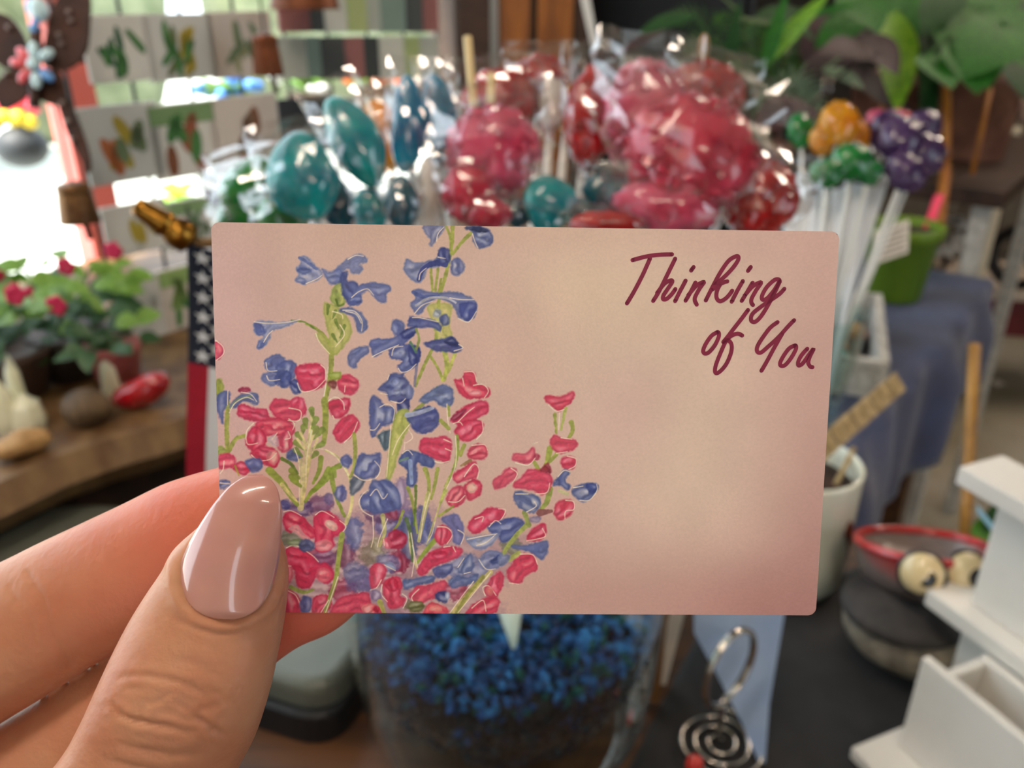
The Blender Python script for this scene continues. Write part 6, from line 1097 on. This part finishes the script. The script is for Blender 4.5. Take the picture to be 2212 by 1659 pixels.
bell(155, 436, .80, 84, 88, 'brass coloured bell hanging beside the coral post'); bell(570, 114, .86, 66, 86, 'copper brown bell hanging before the seed packets', m_=mat('copper_bell', (110, 58, 26), .5, metal=.5, noise=.2)); bell(652, -22, .9, 150, 70, 'copper bell only whose lower rim shows at the top', False, MATS['copper_bell'])
# ---------------------------------------------------------------- wooden easel, black cabinet added for the dark interior
m_or = mat('orange_wood_board', (150, 88, 30), .5, rgb2=(112, 62, 18), scale=7, stretch=(8, 8, 1), bump=.1); EY = at(1140, 100, 1.60).y
es = empty('wooden_easel', Vector((at(1140, 300, 1.6).x, EY, 0)), 'tall brown wooden easel behind the rock candies', 'easel')
def xz(px, py): p = ony(px, py, EY); return p.x, p.z
for xa, xb, m_, nm, dy in ((988, 1060, m_dkwood, 'side_post', 0), (1060, 1078, mat('dull_steel', (136, 132, 126), .4, metal=.7), 'metal_strip', -.004), (1079, 1146, m_or, 'board', 0), (1146, 1160, m_dkwood, 'gap_strip', .01), (1161, 1238, m_or, 'board', 0), (1239, 1272, m_dkwood, 'side_post', .004)):  # thin dark strip stands in for the dark gap between the orange boards
    x0, x1 = xz(xa, 100)[0], xz(xb, 100)[0]; MB().slab(Vector((x0, EY + dy, 0)), Vector((x1 - x0 - .0006, 0, 0)), Vector((0, .022, 0)), Z * 1.9, .002).build(nm, m_, es)
x0, x1 = xz(1262, 10)[0], xz(1290, 60)[0]; MB().prism([Vector((xz(1250, -20)[0], EY - .012, xz(1250, -20)[1])), Vector((xz(1270, -20)[0], EY - .012, xz(1270, -20)[1])), Vector((xz(1292, 105)[0], EY - .012, xz(1292, 105)[1])), Vector((xz(1278, 105)[0], EY - .012, xz(1278, 105)[1]))], Vector((0, .01, 0))).build('white_slat', m_white, es)
for xa in (985, 1165): x0, x1 = xz(xa, 100)[0], xz(xa + 45, 100)[0]; MB().slab(Vector((x0, EY + .03, 0)), Vector((x1 - x0, 0, 0)), Vector((0, .02, 0)), Vector((0, .0, 1.5))).build('rear_leg', m_dkwood, es)
o = wbox(MB(), 1.80, 2.75, .78, 1.22, 0, 2.2, .006); cbn = empty('dark_interior_cabinet', un(2.3, 1.0, 0), 'tall black cabinet added for the dark interior behind the easel and the fern', 'cabinet'); m_bk2 = mat('black_lacquer', (16, 15, 15), .5)
wbox(MB(), 1.80, 2.75, .80, 1.22, 0, 2.2, .006).build('carcass', m_bk2, cbn)
for k in range(2): d_ = wbox(MB(), 1.81 + .47 * k, 2.27 + .47 * k, .782, .799, .05, 2.15, .004).build('door', m_bk2, cbn); MB().tube([un(2.25 + .06 * k, .770, 1.0), un(2.25 + .06 * k, .770, 1.15)], .006, 8).build('handle', m_chrome, d_)
# ---------------------------------------------------------------- plant stand with pots at the right
SZ = 1.0; ps = empty('plant_stand', un(1.95, .45, 0), 'dark wooden plant stand behind the second glass', 'stand')
for k in range(5): wbox(MB(), 1.62, 2.35, .22 + .104 * k, .322 + .104 * k, SZ - .03, SZ, .002).build('plank', m_dkwood, ps)
for uu in (1.65, 2.27):
    for nn in (.24, .67): wbox(MB(), uu, uu + .03, nn, nn + .03, 0, SZ - .03, .003).build('leg', m_gw, ps)
m_clay = mat('brown_clay', (138, 92, 72), .6, rgb2=(108, 68, 52), scale=20, bump=.1); m_purp = mat('purple_leaf', (62, 34, 40), .6, rgb2=(38, 22, 26), scale=30, thin=.15); m_lime = mat('lime_leaf', (132, 178, 40), .4, rgb2=(96, 148, 28), scale=20, thin=.3); m_silver = mat('silver_leaf', (150, 168, 136), .6, rgb2=(110, 132, 100), scale=30, thin=.2); m_green = mat('bright_green_leaf', (50, 122, 30), .6, rgb2=(26, 88, 20), scale=25, thin=.3)
def clay(px, d, r0, r1, h_, lab, leaves, stakes=(), name='potted_plant', m_pot=None, stems=True):
    c_ = at(px, 300, d); b_ = Vector((c_.x, c_.y, SZ + .0005)); e = empty(name, b_, lab, 'plant')
    MB().lathe([(.001, 0), (r0, 0), (r0 * 1.02, .004), (r1, h_ * .86), (r1 * 1.06, h_ * .87), (r1 * 1.07, h_), (r1 * .98, h_), (r1 * .92, h_ * .88), (.001, h_ * .86)], b_, 40).build('pot', m_pot or m_clay, e)
    for px0, py0, px1, py1, wpx, m_, cu, dd in leaves:
        p0, p1 = at(px0, py0, d + dd), at(px1, py1, d + dd - .06); v = p1 - p0; leaf_obj('leaf', p0, v, -FWD * .8 + UPV * .6, v.length * 1.1, wpx * .66 * d / F, m_, e, curl=cu)
        if stems: MB().tube(spline([b_ + Z * h_ * .86, (b_ + Z * (h_ + .10)) * .5 + p0 * .5, p0], 5), .003, 6).build('stem', m_, e)
    return e
clay(2092, 1.70, .070, .080, .165, 'brown clay pot with big bright green leaves, top right', [(2060, 10, 2150, 150, 130, m_green, .2, -.2), (2120, 30, 2230, 120, 110, m_green, .15, -.25), (2080, 90, 2120, 170, 80, m_green, .2, -.3), (2000, 120, 2060, 165, 60, m_green, .2, -.3), (2040, 20, 1985, 110, 70, m_dleaf, .2, 0), (1990, 20, 2000, 190, 34, m_dleaf, .05, -.1), (2010, 120, 2000, 330, 30, m_dleaf, .05, -.02), (2150, 0, 2212, 40, 80, m_dleaf, .2, 0), (2060, -30, 2010, 40, 60, m_dleaf, .2, -.2), (2020, 60, 2020, 130, 40, m_dleaf, .2, -.1), (2170, 60, 2100, 130, 90, m_green, .2, -.3), (1960, -20, 1930, 90, 80, m_green, .2, -.1), (2090, -40, 2180, 30, 110, m_green, .2, -.15), (2190, 110, 2230, 190, 70, m_dleaf, .2, -.2)])
clay(1912, 1.80, .075, .085, .150, 'brown clay pot with dark purple leaves and a few green ones', [(1880, 60, 1700, 130, 60, m_purp, .1, 0), (1900, 100, 1720, 150, 60, m_purp, .1, -.1), (1800, 40, 1700, 120, 70, m_purp, .2, -.05), (1930, 30, 1946, 210, 56, m_lime, .1, -.3), (1900, 20, 1800, 70, 50, m_green, .2, -.2), (1860, 30, 1780, 70, 44, m_green, .2, -.3), (1830, 150, 1980, 240, 50, m_purp, .15, -.25), (1750, 230, 1650, 250, 60, m_purp, .2, -.5), (1850, 10, 1930, 80, 46, m_dleaf, .2, -.2), (1780, 150, 1860, 170, 30, m_silver, .2, -.3), (1850, 80, 1940, 130, 60, m_purp, .2, -.35), (1760, 90, 1690, 20, 60, m_dleaf, .2, -.2), (1720, 20, 1620, 60, 50, m_dleaf, .2, -.2), (1890, 120, 1800, 90, 60, m_purp, .2, -.4), (1830, -10, 1900, 40, 70, m_green, .2, -.35)])
for (a_, b_, c_, d_, dp, lab) in ((1950, 110, 1898, 262, 1.55, 'bamboo cane slanting across the left brown pot'), (2046, 140, 2044, 330, 1.50, 'upright bamboo cane before the right brown pot'), (2140, 190, 2110, 330, 1.54, 'thin bamboo cane at the right of the brown pot')):
    q0, q1 = at(a_, b_, dp), at(c_, d_, dp); k_ = (SZ - q1.z) / (q0.z - q1.z) if abs(q0.z - q1.z) > 1e-4 else 0; foot = q1 + (q0 - q1) * k_ if q1.z > SZ else q1
    e = empty('bamboo_cane', foot, lab, 'cane'); MB().tube([foot, q0], .0072 if dp < 1.56 and a_ != 2140 else .004, 10).build('cane', mat('orange_bamboo', (186, 118, 40), .45, rgb2=(150, 88, 28), scale=20), e)
# fern and blade plants in front of the cabinet
fe = at(1640, 330, 1.55); fb_ = Vector((fe.x, fe.y, SZ + .0005)); fern = empty('potted_fern', fb_, 'feathery fern in a black pot behind the right end of the jar', 'fern'); m_fern = mat('fern_green', (70, 106, 40), .5, rgb2=(44, 76, 28), scale=30, thin=.3)
MB().lathe([(.001, 0), (.05, 0), (.062, .09), (.066, .092), (.066, .10), (.058, .10), (.001, .09)], fb_, 28).build('pot', m_bk2, fern)
rs = random.Random(17)
for (x1, y1, m_) in ((1500, 90, m_fern), (1440, 150, m_dleaf), (1560, 30, m_fern), (1640, 100, m_fern), (1700, 190, m_silver), (1760, 250, m_silver), (1720, 130, m_fern), (1600, 150, m_fern), (1480, 30, m_dleaf), (1660, 230, m_silver), (1580, 200, m_fern), (1680, 60, m_fern), (1760, 200, m_silver), (1540, 120, m_dleaf)):
    p1 = at(x1, y1, 1.50 + rs.uniform(-.1, .08)); p0 = fb_ + Z * .09; mid = (p0 + p1) / 2 + Z * .05; S_ = spline([p0, mid, p1, p1 + (p1 - mid) * .3 - Z * .03], 6); mb = MB(); mb.tube(S_, .0014, 5)
    for i in range(2, len(S_) - 1):
        t = (S_[i + 1] - S_[i - 1]).normalized(); sdv = t.cross(-FWD).normalized(); l_ = .034 * math.sin(PI * min(1, .12 + i / len(S_)))
        for sg in (-1, 1):
            tip_ = S_[i] + sdv * sg * l_ + t * l_ * .5 - Z * .006; mb.add([S_[i] - t * .003, S_[i] + t * .004, tip_, S_[i] * .5 + tip_ * .5 - t * .004], [(0, 3, 2, 1)])
    mb.build('frond', m_fern if m_ is m_fern else m_, fern)
bl = at(1660, 300, 1.40); blb = Vector((bl.x, bl.y, SZ + .0005)); bl_e = empty('blade_plant', blb, 'plant with long lime green blades arching over the fern', 'plant')
MB().lathe([(.001, 0), (.036, 0), (.045, .07), (.047, .072), (.042, .072), (.001, .064)], blb, 24).build('pot', m_clay, bl_e)
for (x0, y0, x1, y1, w_, m_) in ((1650, 140, 1790, -30, 46, m_lime), (1650, 150, 1700, -20, 34, m_green), (1570, 150, 1600, 0, 30, m_dleaf), (1500, 30, 1380, 60, 50, m_dleaf), (1620, 60, 1560, -20, 40, m_fern), (1440, 180, 1390, 130, 80, m_dleaf), (1740, 40, 1860, 0, 40, m_green), (1690, 60, 1600, 30, 30, m_fern)):
    p0, p1 = at(x0, y0, 1.36), at(x1, y1, 1.30); v = p1 - p0; leaf_obj('blade', p0, v, -FWD * .8 + UPV * .6, v.length, w_ / 2 * 1.36 / F, m_, bl_e, curl=.1); MB().tube(spline([blb + Z * .064, (blb + Z * .1) * .5 + p0 * .5, p0], 5), .003, 6).build('stem', m_dleaf, bl_e)
o = MB().ball(at(1520, 105, 1.34), (.008, .006, .022), 14, 10).build('orange_bud', mat('peach_bud', (190, 140, 100), .6)); tag(o, 'peach coloured bud hanging among the dark leaves', 'bud')
# ---------------------------------------------------------------- far right: dried flowers, boards, bench, wheel
m_dry = mat('dried_petals', (206, 182, 172), .8, rgb2=(170, 146, 138), scale=60, bump=.5); m_drw = mat('white_dried', (226, 218, 206), .8, rgb2=(150, 140, 130), scale=60, bump=.5)
def dried(px, py, d, r_, lab, m_, n_=70):
    c_ = at(px, py, d); rs = random.Random(int(px)); e = empty('dried_flower', Vector((c_.x, c_.y, 0)), lab, 'dried flower'); mb = MB()
    for k in range(n_):
        v = Vector((rs.gauss(0, 1), rs.gauss(0, 1), rs.gauss(0, 1))).normalized() * r_ * rs.uniform(.75, 1); mb.ball(c_ + Vector((v.x, v.y, v.z * .8)), (r_ * .2, r_ * .2, r_ * .1), 8, 5, rot=Quaternion((rs.random(), rs.random(), rs.random(), rs.random())).normalized())
    mb.build('flower_head', m_, e); MB().tube([c_ - Z * r_ * .5, Vector((c_.x, c_.y, .0))], .006, 6).build('stalk', m_dkwood, e)
dried(2098, 372, 2.75, .072, 'pinkish dried hydrangea head beside the cream board', m_dry); dried(2186, 230, 2.9, .083, 'pinkish dried hydrangea head at the right edge of the picture', m_dry); dried(2052, 512, 1.75, .052, 'white dried flower head right of the green pot', m_drw); dried(1900, 130, 2.9, .062, 'pale dried flower head above the left brown pot', m_dry); dried(2195, 330, 2.7, .06, 'lower pinkish dried flower head at the right edge', m_dry)
pA = at(2142, 460, 2.2); o = MB().slab(Vector((pA.x - .03, pA.y, 0)), Vector((.055, 0, 0)), Vector((0, .012, 0)), Z * (at(2142, 262, 2.2).z), .003).build('cream_board', mat('cream_paint', (222, 208, 180), .6, noise=.08)); tag(o, 'narrow cream board standing right of the brown clay pots', 'board')
pB = at(2150, 640, 2.7); bz = pB.z; be = empty('red_bench', Vector((pB.x + .3, pB.y, 0)), 'low dark red bench with a pale top at the right', 'bench')
MB().slab(Vector((pB.x - .14, pB.y - .02, bz)), Vector((1.3, -.2, 0)), Vector((.06, .34, 0)), Z * .035, .004).build('top_board', mat('pale_board', (196, 180, 162), .6, noise=.15), be)
MB().slab(Vector((pB.x - .10, pB.y, bz - .13)), Vector((1.2, -.185, 0)), Vector((.003, .02, 0)), Z * .129, .003).build('apron', mat('dark_red_paint', (96, 22, 26), .5, noise=.15), be)
for q in (-.08, .9): MB().slab(Vector((pB.x + q, pB.y + .03 - q * .15, 0)), Vector((.06, 0, 0)), Vector((0, .06, 0)), Z * (bz - .13), .003).build('leg', MATS['dark_red_paint'], be)
wc = at(2206, 556, 2.55); wh = empty('spoked_wheel', wc - Z * .09, 'black spoked wheel standing on the red bench at the right edge', 'wheel'); ax_ = Vector((-.8, -.6, 0)).normalized(); px_a = ax_.cross(Z)  # a black wheel with tyre, hub and spokes
MB().tube([wc + (px_a * math.cos(a) + Z * math.sin(a)) * .085 for a in [2 * PI * k / 40 for k in range(41)]], .017, 10, caps=False).build('tyre', m_bk2, wh)
MB().ball(wc, .018, 12, 8).build('hub', m_chrome, wh)
for k in range(8): a = 2 * PI * k / 8; MB().tube([wc, wc + (px_a * math.cos(a) + Z * math.sin(a)) * .075], .0035, 6).build('spoke', m_wire, wh)
o = MB().lathe([(.001, 0), (.05, 0), (.06, .1), (.055, .1), (.001, .09)], Vector((at(2030, 590, 2.2).x, at(2030, 590, 2.2).y, 0)), 20).build('orange_pot', mat('terracotta', (206, 84, 44), .7)); o.location.z = 0; tag(o, 'orange terracotta pot on the floor behind the denim cloth', 'pot')
for px, py, r_, lab in ((2155, 832, .03, 'small white paper scrap on the concrete floor'), (1938, 1080, .05, 'crumpled beige paper on the floor beside the denim cloth')):
    c_ = onz(px, py, .002); rs = random.Random(px); vs = [c_ + Vector((r_ * math.cos(2 * PI * k / 9) * rs.uniform(.7, 1.2), r_ * math.sin(2 * PI * k / 9) * rs.uniform(.6, 1), .001 + rs.random() * .014)) for k in range(9)]; o = MB().add([c_ + Z * .02] + vs, [(0, 1 + k, 1 + (k + 1) % 9) for k in range(9)]).build('paper_scrap', mat('scrap_paper', (226, 214, 196), .7)); tag(o, lab, 'paper')
